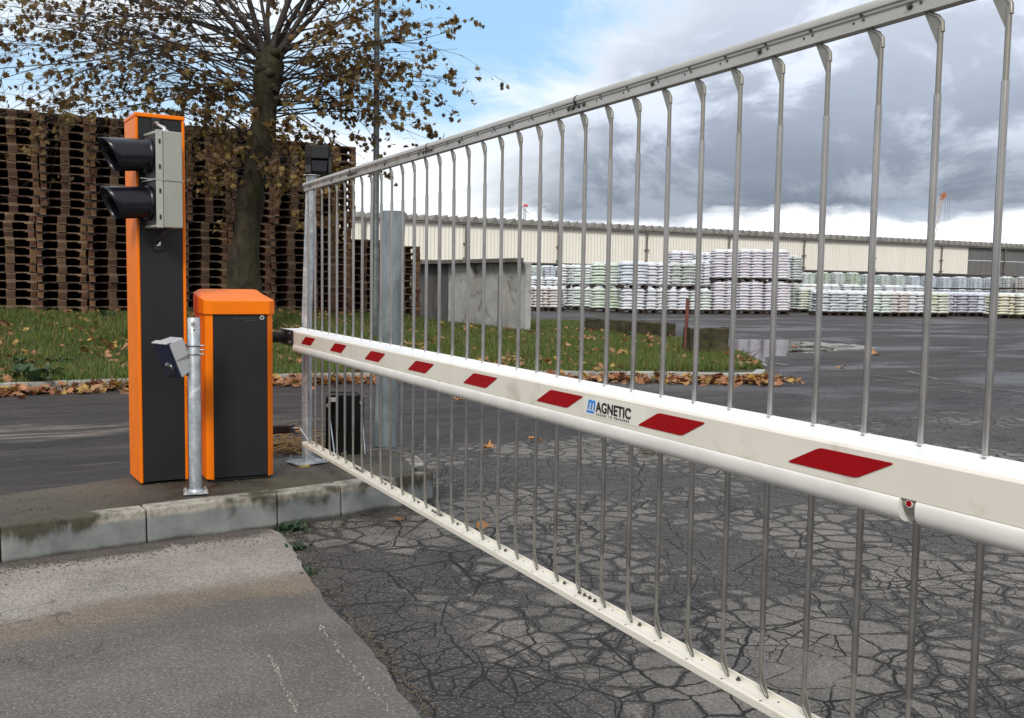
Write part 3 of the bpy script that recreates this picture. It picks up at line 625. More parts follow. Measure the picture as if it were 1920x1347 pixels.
# ================================================================== TREE
TB = D(452, 575, 15.0); TB.z = gh(TB.x, TB.y)-.05
tree = thing('plane_tree', 'autumn plane tree with brown leaves and many thin radiating branches, in front of the pallets', 'tree', TB)
Yt = TB.y
def T(px, py, dy=0): return D(px, py, Yt+dy)
tp = [TB, T(457, 540), T(459, 480), T(464, 420), T(473, 350), T(487, 280), T(497, 220), T(501, 170), T(506, 120), T(508, 90)]
k_ = Yt/1800; trd = [.33, .25, .225, .205, .19, .195, .18, .195, .20, .13]
rt = random.Random(31); seg = 20; mb = MB(); pts, rr = [], []
for i in range(len(tp)-1):
    for j in range(4): f_ = j/4; pts.append(tp[i].lerp(tp[i+1], f_)); rr.append(trd[i]*(1-f_)+trd[i+1]*f_)
pts.append(tp[-1]); rr.append(trd[-1])
mb.tube(pts, rr, seg)
mb.v = [v+Vector((math.sin(v.z*5+v.x*9)*.02+math.sin(v.z*17+v.x*23)*.009+rt.uniform(-.012, .012), math.sin(v.z*7+v.y*8)*.018+math.sin(v.z*19+v.x*21)*.01, 0)) for v in mb.v]
for q in ((497, 140, .09), (488, 250, .06), (515, 175, .06), (492, 118, .08), (518, 112, .08), (505, 128, .09)):  # burls
    cc = T(q[0], q[1], -.08)
    for k in range(3):
        c2 = cc+Vector((rt.uniform(-.08, .08), rt.uniform(-.1, .02), rt.uniform(-.1, .1))); mb.tube([c2+Vector((0, 0, -q[2]*.9)), c2+Vector((0, 0, -q[2]*.5)), c2, c2+Vector((0, 0, q[2]*.5)), c2+Vector((0, 0, q[2]*.9))], [.01, q[2]*.7, q[2], q[2]*.7, .01], 9)
mb.build('trunk', bark, tree)
mb = MB(); LV = Leaves(77); headc = T(504, 120)
def branch(p, d, ln, r0, level, droop=.12, leafy=.75, n=7):
    P_ = [p]; q = Vector(p); d = d.normalized(); cd_ = Vector(d)
    for i in range(n):
        cd_ = (cd_+Vector((rt.gauss(0, .085), rt.gauss(0, .085), rt.gauss(0, .075)-droop*.16))).normalized(); q = q+cd_*(ln/n); P_.append(q)
    rad_ = [r0*(1-.82*i/n) for i in range(n+1)]
    mb.tube(P_, rad_, 6 if r0 > .03 else (4 if r0 > .008 else 3), caps=False)
    if level < 2:
        k = int(ln*(2.4 if level == 0 else 2.8))
        for j in range(k):
            f_ = .22+.78*rt.random(); i = min(n-1, int(f_*n)); bp = P_[i].lerp(P_[i+1], f_*n-i); dd = (P_[i+1]-P_[i]).normalized()
            side = dd.cross(Vector((rt.gauss(0, 1), rt.gauss(0, 1), rt.gauss(0, 1)))).normalized()
            branch(bp, dd+side*rt.uniform(.35, .9), ln*rt.uniform(.16, .34)*(1-.35*f_)+.15, max(.0035, rad_[i]*.42), level+1, droop, leafy, 5)
    if level >= 1:
        for j in range(int((n+1)*leafy*(1.0 if level == 2 else .8))):
            if rt.random() > .68: continue
            f_ = .3+.7*rt.random(); i = min(n-1, int(f_*n)); bp = P_[i].lerp(P_[i+1], f_*n-i)
            pxx = 960+1800*bp.x/max(bp.y, .1)
            sz = rt.uniform(.055, .115)
            LV.put(bp+Vector((rt.uniform(-.06, .06), rt.uniform(-.06, .06), -rt.uniform(.02, .10))), sz, 1.1, .5)
# thick limbs going up from the head
for a, lnn, r0 in ((-38, 2.8, .045), (-26, 3.0, .05), (-15, 3.0, .055), (-5, 3.0, .045), (4, 3.0, .06), (14, 3.0, .05), (24, 2.8, .055), (36, 2.6, .045), (50, 2.6, .035), (-52, 2.6, .035), (-2, 3, .04), (30, 3, .04)):
    dv = Vector((math.sin(R(a)), rt.uniform(-.45, .45), math.cos(R(a)))); branch(headc+Vector((math.sin(R(a))*.1, 0, .02)), dv, lnn, r0, 0, .02, .9, 8)
# fans of shoots
for i in range(48):
    a = R(-rt.uniform(22, 74)); py = rt.uniform(60, 300); dv = Vector((math.sin(a), rt.gauss(0, .40), math.cos(a)*.9)); branch(T(497-(py-150)*.05, py), dv, rt.uniform(2.6, 5.0), rt.uniform(.007, .016), 0, .34, .42, 9)
for i in range(22):
    a = R(-rt.uniform(70, 98)); dv = Vector((math.sin(a), rt.gauss(0, .3), math.cos(a)*.75+.15)); branch(T(rt.uniform(488, 505), rt.uniform(40, 170)), dv, rt.uniform(3.2, 5.2), rt.uniform(.009, .017), 0, .35, .45, 9)
for i in range(34):
    a = R(rt.uniform(25, 88)); dv = Vector((math.sin(a), rt.gauss(0, .45), math.cos(a)*.8)); branch(T(rt.uniform(505, 520), rt.uniform(60, 230)), dv, rt.uniform(1.6, 3.1), rt.uniform(.008, .017), 0, .35, .85, 8)
for tx, ty, r0 in ((880, 25, .022), (860, 60, .022), (795, 150, .020), (770, 200, .018), (745, 250, .016), (700, 290, .014), (835, 5, .02), (640, 275, .014), (600, 230, .014), (720, 215, .016), (770, 100, .018)):
    b0 = T(512, rt.uniform(110, 200)); e0 = T(tx, ty, rt.uniform(-.7, .5)); branch(b0, (e0-b0)+Vector((0, 0, .18)), (e0-b0).length*.93, r0*.8, 0, .22, 1.35, 8)
for i in range(80):   # shoots round the trunk below the head
    py = rt.uniform(120, 350); a = rt.uniform(0, 6.28); dv = Vector((math.cos(a)*1.2, -abs(math.sin(a))*.8+.2, rt.uniform(-.2, .45))); branch(T(492-(py-215)*.09, py), dv, rt.uniform(.7, 1.5), .008, 0, .6, 1.9, 6)
mb.build('branches', twig, tree)
me = bpy.data.meshes.new('foliage'); me.from_pydata([tuple(Vector(v)-TB) for v in LV.v], [], LV.f); me.materials.append(tree_leaf); o = bpy.data.objects.new('foliage', me); C.objects.link(o); o.parent = tree

# lamp column behind the gate
lp = D(704, 600, 15.2); lp.z = gh(lp.x, lp.y)
t_ = thing('lamp_column', 'slim grey steel lamp column rising past the tree and out of the picture', 'lamp post', lp)
MB().tube([lp, lp+Vector((0, 0, 1.0)), lp+Vector((0, 0, 1.02)), lp+Vector((.01, 0, 6.5))], [.062, .062, .050, .040], 16).build('pole', mat('green_grey_steel', (.085, .10, .098), .55, metal=.3, var=.3, vscale=9), t_)
hd = MB(); tt = lp+Vector((.01, 0, 6.5)); hd.tube([tt, tt+Vector((.15, -.3, .12)), tt+Vector((.3, -.7, .15))], .03, 8); hd.build('arm', dgrey, t_)
hd = MB(frame(tt+Vector((.3, -.7, .12)), R(-65))); hd.box(0, .55, -.11, .11, 0, .07); hd.build('lamp_head', dgrey, t_, bevel=.02)

# ================================================================== CONCRETE BAY
A0, B0 = Vector((-2.66, 25.1, 0)), Vector((.30, 20.75, 0)); dw = (B0-A0); Lw = dw.length; ang_ = math.atan2(dw.y, dw.x)
M_ = frame(A0+Vector((0, 0, .12)), ang_); A0z = A0+Vector((0, 0, .12))
bay = thing('concrete_bay', 'low grey concrete storage bay with dark left panels and a thin roof slab', 'concrete bay', A0z)
HT = 1.50
fr_ = Lw*.37
mb = MB(M_)
for i in range(5): x0 = i*fr_/5; mb.box(x0+.004, x0+fr_/5-.004, 0+(i % 2)*.012, .1, -.2, HT)
mb.build('dark_wall', concd, bay)
mb = MB(M_)
for x0, x1 in ((fr_, Lw*.58), (Lw*.60, Lw*.82), (Lw*.84, Lw)): mb.box(x0+.005, x1-.005, -.02, .12, -.25, HT)
mb.build('panel_wall', concr, bay, bevel=.01)
for f_ in (.59, .83):
    MB(M_).box(Lw*f_-.06, Lw*f_+.03, -.13, .1, -.25, HT).build('rib', mat('shaded_rib', (.15, .145, .135), .85, var=.2), bay, bevel=.008); MB(M_).box(Lw*f_+.031, Lw*f_+.075, -.15, .1, -.25, HT).build('rib', concr, bay, bevel=.006)  # rib shading painted as a dark strip with a pale edge
dq = Vector((-.30, 2.4, 0)); eu = dw.normalized(); q0 = B0-eu*.12; q1 = B0
def slab(pts_, z0, z1): return MB().hexa([Vector((p.x, p.y, z0)) for p in pts_]+[Vector((p.x, p.y, z1)) for p in pts_])
slab([q0+dq*.05, q1+dq*.05, q1+dq, q0+dq], -.1, .12+HT).build('side_wall', concr, bay)
nf = Vector((eu.y, -eu.x, 0))*.24
slab([A0-eu*.1+nf, B0+eu*.2+nf, B0+eu*.2+dq, A0-eu*.1+dq], .12+HT+.003, .12+HT+.10).build('roof_slab', slabm, bay, bevel=.012)

# mossy blocks
def block(name, label, pts_, zt, wdt, M2=None):
    a, b_ = pts_; d = (b_-a); L_ = d.length; an = math.atan2(d.y, d.x); o0 = Vector((a.x, a.y, 0)); mb = MB(frame(o0, an)); n = max(3, int(L_/.12)); r = random.Random(int(L_*100))
    zt += .03; prof = [(0, -.02), (.02, zt*.5), (.05, zt), (wdt-.05, zt), (wdt, -.02)]
    V_ = []; 
    for i in range(n+1):
        for (y, z) in prof: V_.append((L_*i/n+r.uniform(-.01, .01), y+r.uniform(-.012, .012), z+(r.uniform(-.014, .014) if z > 0 else 0)))
    F_ = [(i*5+k, (i+1)*5+k, (i+1)*5+k+1, i*5+k+1) for i in range(n) for k in range(4)]+[tuple(range(4, -1, -1)), tuple(n*5+k for k in range(5))]
    mb.add(V_, F_); o = mb.build(name, blockm, loc=o0, bevel=.012); return tag(o, label, 'concrete block')
block('concrete_block', 'long low mossy dark concrete block lying behind the grass, left part', (G(1095, 630), G(1180, 637)), .36, .4)
block('concrete_block', 'mossy dark concrete block, right part of the long row, ending near the red stake', (G(1183, 637), G(1238, 643)), .36, .4)
a_, b_ = G(1293, 676), G(1366, 676)
block('concrete_block', 'short mossy concrete block standing right of the red stake, tapered sides', (a_, b_), .47, .38)
sp_ = G(1284, 674)
t_ = tag(MB().tube([sp_, sp_+Vector((.02, 0, .98))], .030, 6).build('marker_stake', rust, loc=sp_), 'thin rusty red marker stake standing in the grass between two mossy blocks', 'stake')

# ================================================================== BAG STACKS in the yard
def bag_mat(name, colr, band, pw=.5, sat=1):
    m = bpy.data.materials.new(name); m.use_nodes = True; t = NT(m.node_tree); b = t.n['Principled BSDF']
    oc = t.node('ShaderNodeTexCoord').outputs['Object']; oi = t.node('ShaderNodeObjectInfo').outputs['Random']
    off = t.node('ShaderNodeCombineXYZ', {0: t.math('MULTIPLY', oi, 37.0), 1: 0.0, 2: t.math('MULTIPLY', oi, 11.0)}).outputs[0]
    q = t.node('ShaderNodeVectorMath', {0: oc, 1: off}, operation='ADD').outputs[0]
    n1 = t.noise(t.map(q, sc=(1, 1, 1.6)), 5, 5, .6); n2 = t.noise(q, 22, 4, .6)
    col = t.mix(t.sm(n1, .55-pw*.22, .62), colr, band); col = t.mix(t.sm(n2, .42, .7, .1, .75), col, (.78, .80, .83)); col = t.mix(t.sm(t.noise(t.map(q, sc=(1, 1, .3)), 2.2, 3, .6), .5, .6, 0, .4), col, (.74, .76, .80))
    col = t.mix(.16, col, (.70, .72, .745)); t.set(b.inputs['Base Color'], col); b.inputs['Roughness'].default_value = .32; b.inputs['Coat Weight'].default_value = .25
    bn = t.node('ShaderNodeBump', {'Strength': .7, 'Distance': .03, 'Height': n2}); t.l.new(bn.outputs[0], b.inputs['Normal']); return m
BM = {'white': bag_mat('white_bags', (.66, .69, .74), (.52, .55, .62)), 'pink': bag_mat('pink_print_bags', (.64, .66, .76), (.58, .47, .56), .6), 'green': bag_mat('green_print_bags', (.50, .62, .46), (.30, .46, .22), .9),
      'mint': bag_mat('pale_green_bags', (.62, .70, .66), (.38, .54, .44), .7), 'grey': bag_mat('grey_bags', (.48, .52, .55), (.34, .38, .42), .7), 'dark': bag_mat('dark_print_bags', (.20, .23, .21), (.40, .45, .40), .6),
      'beige': bag_mat('beige_bags', (.55, .49, .46), (.44, .36, .33), .7), 'lime': bag_mat('lime_bags', (.55, .60, .40), (.42, .50, .28), .7), 'purple': bag_mat('purple_bags', (.22, .19, .32), (.30, .28, .42), .6),
      'yellow': bag_mat('yellow_stripe_bags', (.62, .60, .42), (.60, .52, .20), .6), 'blue': bag_mat('blue_white_bags', (.58, .65, .76), (.44, .53, .66), .7)}
BN = {'white': 'white', 'pink': 'white and pink', 'green': 'green', 'mint': 'pale green', 'grey': 'grey', 'dark': 'dark green', 'beige': 'beige', 'lime': 'lime', 'purple': 'purple', 'yellow': 'yellow striped', 'blue': 'bluish white'}
wrap = mat('stretch_wrap', (.72, .76, .80), .18, var=.1, vscale=8, bump=.02, bscale=6, coat=.5)
gapm = mat('bag_gap_shade', (.05, .05, .052), .9, var=.3)  # near-black colour standing in for shade between the bags
def pillow(mb, cx, cy, cz, lx, ly, lz, r, mi=0):
    nu, nv = 5, 4; V_ = []
    for j in range(nv*2):
        th = 2*math.pi*j/(nv*2); 
        for i in range(nu):
            f_ = -1+2*i/(nu-1); k = (1-abs(f_)**6)*.38+.62
            y = math.copysign(abs(math.cos(th))**.35, math.cos(th))*ly/2*(.9+.1*k); z = math.copysign(abs(math.sin(th))**.8, math.sin(th))*lz/2*k
            V_.append((cx+f_*lx/2, cy+y, cz+z+r.uniform(-.006, .006)-.02*f_*f_))
    F_ = [(j*nu+i, j*nu+i+1, ((j+1) % (nv*2))*nu+i+1, ((j+1) % (nv*2))*nu+i) for j in range(nv*2) for i in range(nu-1)]+[tuple(j*nu for j in range(nv*2)), tuple(j*nu+nu-1 for j in range(nv*2-1, -1, -1))]
    mb.add(V_, F_, mi, True)
def make_stack(layers, seed):
    r = random.Random(seed); t_ = thing('bag_pallet', 'x', 'pallet of bags', (0, 0, 0), 'shrink-wrapped pallets of bags in the yard')
    mb = MB(); lz = .122
    for k in range(layers):
        z = .16+lz*(k+.5); s_ = 1-.05*(k/layers)**2; oxx = (k % 2)*.03-.015
        for i in (-1, 1):
            for j in range(3): pillow(mb, oxx+i*.285*s_+r.uniform(-.022, .022), -.36+j*.36+r.uniform(-.03, .03), z+r.uniform(-.008, .008), .60*s_, .37, lz*1.04, r)
    mb.build('bags', BM['white'], t_)
    mb = MB(); top = .16+lz*layers
    for i in range(14): pillow(mb, r.uniform(-.34, .34), r.uniform(-.36, .36), top+r.uniform(.0, .03), r.uniform(.3, .5), r.uniform(.2, .4), r.uniform(.07, .13), r)
    mb.build('wrap_cover', wrap, t_)
    mb = MB(); 
    for x0 in (-.58, -.07, .44): mb.box(x0, x0+.14, -.52, .52, .02, .11)
    mb.box(-.58, .58, -.53, .53, .112, .14); mb.box(-.58, .58, -.53, .53, 0, .018); mb.build('pallet', wooddk, t_)
    MB().box(-.50, .50, -.44, .44, .16, top-.02).build('gap_shade_core', gapm, t_); return t_  # added dark filler, gives the bag gaps their painted shade
protos = {}; 
def bag_stack(x, y, z, layers, colr, rz, label, sx=1.0):
    if layers not in protos: o = protos[layers] = make_stack(layers, layers); fresh = True
    else:
        o = protos[layers].copy(); C.objects.link(o)
        for ch in kids(protos[layers]): c_ = ch.copy(); C.objects.link(c_); c_.parent = o
    o.location = (x, y, z); o.rotation_euler = (0, 0, rz); o.scale = (sx, 1, rb.uniform(.95, 1.06) if z > .5 else 1)
    for ch in kids(o):
        if ch.name.startswith('bags'): ch.material_slots[0].link = 'OBJECT'; ch.material_slots[0].material = BM[colr]
        if ch.name.startswith('wrap') and colr in ('green', 'dark'): ch.material_slots[0].link = 'OBJECT'; ch.material_slots[0].material = BM['mint']
    o['label'] = label; o['category'] = 'pallet of bags'; return o
rb = random.Random(9); ORD2 = ['first', 'second', 'third', 'fourth', 'fifth', 'sixth', 'seventh', 'eighth', 'ninth', 'tenth', 'eleventh', 'twelfth', 'thirteenth', 'fourteenth', 'fifteenth', 'sixteenth', 'seventeenth', 'eighteenth', 'nineteenth', 'twentieth']
def row(px0, px1, pyb, cols, tiers, rowname, ya=None, rz=LA*.3, lay=10, step=None):
    """pallets between two picture columns, standing on the ground line pyb(px)"""
    n = len(cols); 
    for i, cc in enumerate(cols):
        px = px0+(px1-px0)*(i+.5)/n; py = pyb[0]+(pyb[1]-pyb[0])*(i+.5)/n; p = G(px, py, 0); w = (px1-px0)/n*p.y/1800/1.16
        z = 0; p = p+Vector((0, .6, 0))
        for tr in range(len(tiers)):
            t2 = tiers[tr]; c2 = cc[tr] if isinstance(cc, (list, tuple)) else cc; ly = t2[i] if isinstance(t2, (list, tuple)) else t2
            if not ly or not c2: continue
            bag_stack(p.x+rb.uniform(-.03, .03), p.y+tr*.1, z, ly, c2, rz+rb.uniform(-.02, .02), f'{BN[c2]} bag pallet, {ORD2[i]} from left {rowname}'+('' if len(tiers) == 1 else (' (lower)', ' (upper)')[tr]), max(.85, min(1.15, w)))
            z += .16+.122*ly+.03
# order: far rows first
row(1500, 1700, (562, 563), ['mint', 'green', 'mint', 'green', 'mint', 'mint', 'mint'], [10, 10], 'of the far double row, left half', rz=LA)
row(1700, 1905, (563, 566), [('blue', 'blue'), ('mint', 'blue'), 'blue', 'blue', 'blue', 'blue', 'dark'], [9, 10], 'of the far double row, right half', rz=LA)
row(1878, 2060, (566, 570), ['dark', 'beige', 'dark', 'white', 'grey', 'white'], [10, 9], 'of the far row at the right edge', rz=LA)
row(990, 1160, (561, 562), ['mint', 'blue', 'white', 'blue', 'grey', 'blue', 'mint'], [9, 9], 'of the far row by the bay', rz=LA)
row(1165, 1262, (568, 569), ['blue', 'white', 'white', 'white'], [10, 9], 'behind the white front row', rz=.05)
row(1160, 1480, (573, 573), ['white', 'blue', 'white', 'pink', 'pink', 'pink', 'pink', 'pink', 'pink', 'white'], [[9, 9, 9, 11, 11, 11, 12, 12, 12, 11], [0, 0, 0, 10, 10, 10, 11, 11, 11, 10]], 'at the back of the tall block', rz=.04)
row(1500, 1735, (574, 577), ['beige', 'white', 'grey', 'white', 'white', 'grey'], [10], 'of the row behind the right front row', rz=.1)
# front rows
row(1256, 1340, (583, 583), ['pink', 'pink'], [10, 10], 'of the stepped end', rz=.03)
row(990, 1050, (583, 584), ['beige', 'beige'], [7], 'of the front row beside the bay', rz=-.25)
row(992, 1052, (575, 575), ['white', 'white'], [11], 'behind the beige pallets', rz=-.1)
row(1052, 1110, (580, 583), ['grey', ('mint', 'mint')], [7, 7], 'left of the bright green block', rz=-.12)
row(1110, 1166, (585, 586), ['green'], [7, 7], 'in the bright green block', rz=.0)
row(1168, 1335, (588, 589), ['white', 'white', 'white', 'mint'], [7], 'of the white front row', rz=.02)
row(1256, 1300, (588, 588), [(None, 'dark')], [10, 7], 'resting on the white front row', rz=.02) if False else None
p = G(1278, 588.5); bag_stack(p.x, p.y+.6, 1.06, 7, 'dark', .02, 'dark green bag pallet on top of the white front row')
for px_, cc in ((1190, 'blue'), (1234, 'white')):
    p = G(px_, 588.5); bag_stack(p.x, p.y+.9, 1.06, 7, cc, .02, f'{BN[cc]} bag pallet on top of the white front row, {"near the bright green block" if px_ < 1200 else "left of the dark green one"}')
p = G(1322, 588.5); bag_stack(p.x, p.y+1.2, 1.06, 8, 'white', .02, 'white bag pallet on top of the white front row, against the pink block')
row(1335, 1480, (589, 590), ['pink', 'pink', 'pink'], [10, 10], 'at the front of the pink block', rz=.02)
row(1468, 1502, (586, 586), ['dark'], [10, 9], 'closing the pink block', rz=.0)
row(1500, 1532, (587, 587), ['lime'], [8], 'right of the tall pink block', rz=.1)
row(1538, 1636, (592, 593), ['grey', 'grey', 'white'], [7], 'of the grey run, right front', rz=.12)
row(1634, 1732, (594, 594), ['mint', 'beige', 'white'], [7], 'in the middle of the right front row', rz=.15)
row(1742, 1775, (595, 595), ['lime'], [7], 'in the right front row beside the purple pallets', rz=.15)
row(1775, 1826, (593, 594), ['purple', 'purple'], [7], 'in the right front row', rz=.15)
row(1826, 1862, (594, 594), ['blue'], [7], 'right of the purple pallets', rz=.15)
row(1870, 1990, (597, 600), ['yellow', 'yellow', 'beige'], [7], 'at the right edge of the yard', rz=.15)

# ================================================================== WAREHOUSE
WE, WB = 8.0, 3.75
pL = D(780, 415, 107.0); pL = Vector((pL.x, 107.0, 0)); wd_ = Vector((U.x, U.y, 0))
M_ = frame(pL, LA)
def wpar(px):      # distance along the wall seen at picture column px
    r_ = ray(px, 480); a = pL.x*r_.y-pL.y*r_.x; return -a/(U.x*r_.y-U.y*r_.x)
def wall_mat(name, a, b_, rib):
    m = bpy.data.materials.new(name); m.use_nodes = True; t = NT(m.node_tree); b = t.n['Principled BSDF']
    P = t.map(t.node('ShaderNodeNewGeometry').outputs['Position'], rot=(0, 0, -LA)); x = t.node('ShaderNodeSeparateXYZ', {0: P}).outputs[0]
    w = t.math('PINGPONG', x, rib); st = t.noise(t.map(P, sc=(1.2, 1, .06)), 1.1, 6, .65)
    col = t.mix(t.sm(st, .35, .7), a, b_); t.set(b.inputs['Base Color'], t.mix(t.sm(t.noise(P, .16, 3, .5), .4, .6, 0, .3), col, b_)); b.inputs['Roughness'].default_value = .6
    bn = t.node('ShaderNodeBump', {'Strength': 1.0, 'Distance': .045, 'Height': t.sm(w, rib*.3, rib*.7)}); t.l.new(bn.outputs[0], b.inputs['Normal']); return m
clad = wall_mat('cream_cladding', (.88, .85, .765), (.82, .79, .70), .22); gclad = wall_mat('grey_cladding', (.17, .165, .16), (.12, .12, .12), .25)
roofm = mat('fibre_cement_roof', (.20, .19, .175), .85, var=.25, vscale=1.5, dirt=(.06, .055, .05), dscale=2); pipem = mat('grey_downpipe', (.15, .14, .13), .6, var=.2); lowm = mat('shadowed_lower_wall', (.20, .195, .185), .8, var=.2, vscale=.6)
wh = thing('warehouse', 'long low warehouse with cream corrugated cladding and a zigzag-edged grey roof', 'warehouse', pL)
xl, xr = -40, wpar(1990)+60; xg = wpar(1815)
MB(M_).box(xl, xg, 0, .25, WB, WE).build('cladding', clad, wh)
g2 = MB(M_).box(xg+.02, xr, .05, .3, WB+2.15, WE).box(xg+.02, xr, .12, .3, WB, WB+2.1).build('grey_cladding', gclad, wh); g2['label'] = 'grey upper cladding at the right end'
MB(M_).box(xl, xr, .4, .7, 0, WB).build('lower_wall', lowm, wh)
MB(M_).box(xl, xr, -.12, .02, WB-.16, WB-.01).build('sill_rail', pipem, wh)
mb = MB(M_); n = int((xr-xl)/1.22)
for i in range(n):
    x0 = xl+i*1.22; mb.prism([(x0, -.5, WE+.03), (x0+1.22, -.5, WE+.03), (x0+.88, -.5, WE+.72), (x0+.76, -.5, WE+.75)], (0, 16, -.2))
mb.box(xl, xr, -.3, 16, WE-.10, WE+.02); mb.build('roof', roofm, wh)
MB(M_).box(xl, xr, -.42, -.24, WE-.17, WE-.02).build('gutter', pipem, wh)
for px in (683, 872, 1046, 1211, 1365, 1506, 1638, 1764, 1883):
    x = wpar(px); mb = MB(M_).tube([(x, -.3, WE-.2), (x, -.14, WE-1.0), (x, -.14, WB-.3)], .13, 8)
    for zz in (WE-2.4, WB+.2): mb.box(x-.3, x+.3, -.3, -.06, zz, zz+.16)
    mb.build('downpipe', pipem, wh)
# wind turbine and crane beyond the roof
tb = G(984, 560, -1); tY = 320.0; tpp = D(984, 386, tY); t_ = thing('wind_turbine', 'tiny distant wind turbine with a red nacelle above the warehouse roof', 'wind turbine', (tpp.x, tY, 0))
tw = mat('turbine_white', (.6, .62, .65), .5); MB().tube([(tpp.x, tY, 0), (tpp.x, tY, tpp.z-.6)], [1.0, .45], 12).build('tower', tw, t_)
MB(frame((tpp.x, tY, tpp.z), R(8))).hexa([(-.8, -.5, -.4), (1.2, -.5, -.4), (1.2, .5, -.4), (-.8, .5, -.4), (-.4, -.4, .6), (.9, -.4, .6), (.9, .4, .6), (-.4, .4, .6)]).build('nacelle', mat('turbine_red', (.55, .13, .16), .5), t_, bevel=.2)
for a in (100, 220, 340):
    d = Vector((math.cos(R(a))*.35, .0, math.sin(R(a)))); h0 = Vector((tpp.x-1.1, tY-.6, tpp.z)); MB().tube([h0, h0+d*2.0, h0+d*9], [.12, .22, .05], 6).build('blade', tw, t_)
cY = 230.0; tip = D(1768, 366, cY); foot = D(1715, 560, cY); cr_ = thing('harbour_crane', 'distant crane jib with a red tip rising behind the warehouse roof', 'crane', (foot.x, cY, 0))
jm = mat('crane_jib_paint', (.50, .40, .31), .5); mb = MB(); dj = (tip-foot); sd_ = Vector((1, 0, 0)); r_ = .08; n = 22
for sx, sy in ((-1, -1), (1, -1), (1, 1), (-1, 1)):
    mb.tube([foot+Vector((sx*.9, sy*.9, 0)), tip+Vector((sx*.35, sy*.35, 0))], r_, 5)
for i in range(n):
    f0, f1 = i/n, (i+1)/n; w0, w1 = .9-.55*f0, .9-.55*f1; s = 1 if i % 2 else -1
    mb.tube([foot+dj*f0+Vector((s*w0, -w0, 0)), foot+dj*f1+Vector((-s*w1, -w1, 0))], .05, 4); mb.tube([foot+dj*f0+Vector((-w0, s*w0, 0)), foot+dj*f1+Vector((-w1, -s*w1, 0))], .05, 4)
mb.build('jib', jm, cr_); 
hd = MB(frame(tip, 0)); hd.hexa([(-.6, -.4, -1.2), (.4, -.4, -1.0), (.4, .4, -1.0), (-.6, .4, -1.2), (-.3, -.3, .4), (.8, -.3, .6), (.8, .3, .6), (-.3, .3, .4)]); hd.tube([(0.1, -.5, .0), (0.1, .5, .0)], .55, 12); hd.build('jib_head', mat('crane_head_red', (.36, .12, .06), .5), cr_, bevel=.1)
mb = MB(); 
for o_ in (0.6, 1.2, 1.7): mb.tube([tip+Vector((o_, 0, 0)), Vector((tip.x+o_, cY, foot.z))], .035, 4)
mb.build('cable', cable, cr_)
MB().box(foot.x-3, foot.x+3, cY-3, cY+3, 0, foot.z).build('crane_base', jm, cr_)

# ================================================================== SIGNAL COLUMN
cf = D(263.7, 908, 4.65); cf = G(263.7, 909.5, IZ); cr2 = G(352, 900, IZ)
ca = math.atan2(cr2.y-cf.y, cr2.x-cf.x); cw = (cr2-cf).length; CH = 1.785; CD = .27
ca = (ca+LA)/2; M_ = frame(cf, ca)
col_ = thing('signal_column', 'tall narrow orange and anthracite column carrying the signal light', 'column', cf)
T0 = .006
mb = MB(M_); mb.box(0, .014, 0, CD, T0, CH-.02)      # left side shell
mb.build('side_shell', orange, col_, bevel=.004)
MB(M_).box(cw-.014, cw, 0, CD, T0, CH-.02).build('side_shell', orange, col_, bevel=.004)
MB(M_).box(.0145, cw-.0145, .004, .012, T0+.004, CH-.022).build('front_panel', anthra, col_, bevel=.001)
MB(M_).box(.0145, cw-.0145, CD-.012, CD-.004, T0+.004, CH-.022).build('back_panel', anthra, col_)
mb = MB(M_); mb.box(-.002, cw+.002, -.004, CD+.003, CH-.0195, CH); mb.build('cap', orange, col_, bevel=.004)
MB(M_).box(.118, .1195, .001, .0035, CH-.17, CH-.022).build('seam', blackm, col_)
def bolt(M, x, y, z, r, mt=chrome, parent=None, dirv=(0, -1, 0), name='bolt', h=.006):
    d = Vector(dirv); c_ = Vector((x, y, z)); mb = MB(M); mb.tube([c_, c_+d*h*.5], r*1.3, 14); mb.tube([c_+d*h*.5, c_+d*h*1.5], [r, r*.75], 6, smooth=False); return mb.build(name, mt, parent)

# traffic light facing left
tlc = D(294.6, 335, 4.50); A_ = R(40)
fd = Vector((-math.cos(A_), -math.sin(A_), 0)); sd2 = Vector((math.sin(A_), -math.cos(A_), 0))   # sd2 = towards camera side
zb, zt = 1.16-(425.7-523.3)*-1/400*-1, 0
zb = D(295, 426, 4.5).z; zt = D(295, 243.5, 4.5).z
corner = Vector((tlc.x, 4.50, zb))
# local frame: x = backwards (away from lens), y = away from camera side, z up ; origin near-front-bottom corner
M_ = Matrix.Translation(corner) @ Matrix((( -fd.x, -sd2.x, 0, 0), (-fd.y, -sd2.y, 0, 0), (0, 0, 1, 0), (0, 0, 0, 1)))
tl = thing('traffic_light', 'two-aspect signal light with long black visors, bracketed to the tall column', 'traffic light', corner)
HH = zt-zb; HW = .20; HD = .12
def rrect(w, h, r, n=5):
    out = []
    for cx, cy, a0 in ((w-r, r, -90), (w-r, h-r, 0), (r, h-r, 90), (r, r, 180)):
        for k in range(n+1): a = R(a0+90*k/n); out.append((cx+r*math.cos(a), cy+r*math.sin(a)))
    return out
mb = MB(M_); mb.box(.03, HD, .0, HW, 0, HH); mb.box(.0, .0295, .0, HW, 0, HH); mb.build('housing', tlgrey, tl, bevel=.004)
MB(M_).box(-.002, -.0005, .012, HW-.012, .012, HH-.012).build('front_plate', blackm, tl)
mb = MB(M_); mb.box(-.006, .026, -.003, -.0005, -.002, HH+.002); mb.build('flange', mat('flange_grey', (.38, .385, .35), .4, var=.05), tl, bevel=.001)
for f_ in (.11, .38, .63, .89): MB(M_).box(.008, .016, -.006, -.0035, HH*f_-.012, HH*f_+.008).build('slot', blackm, tl)
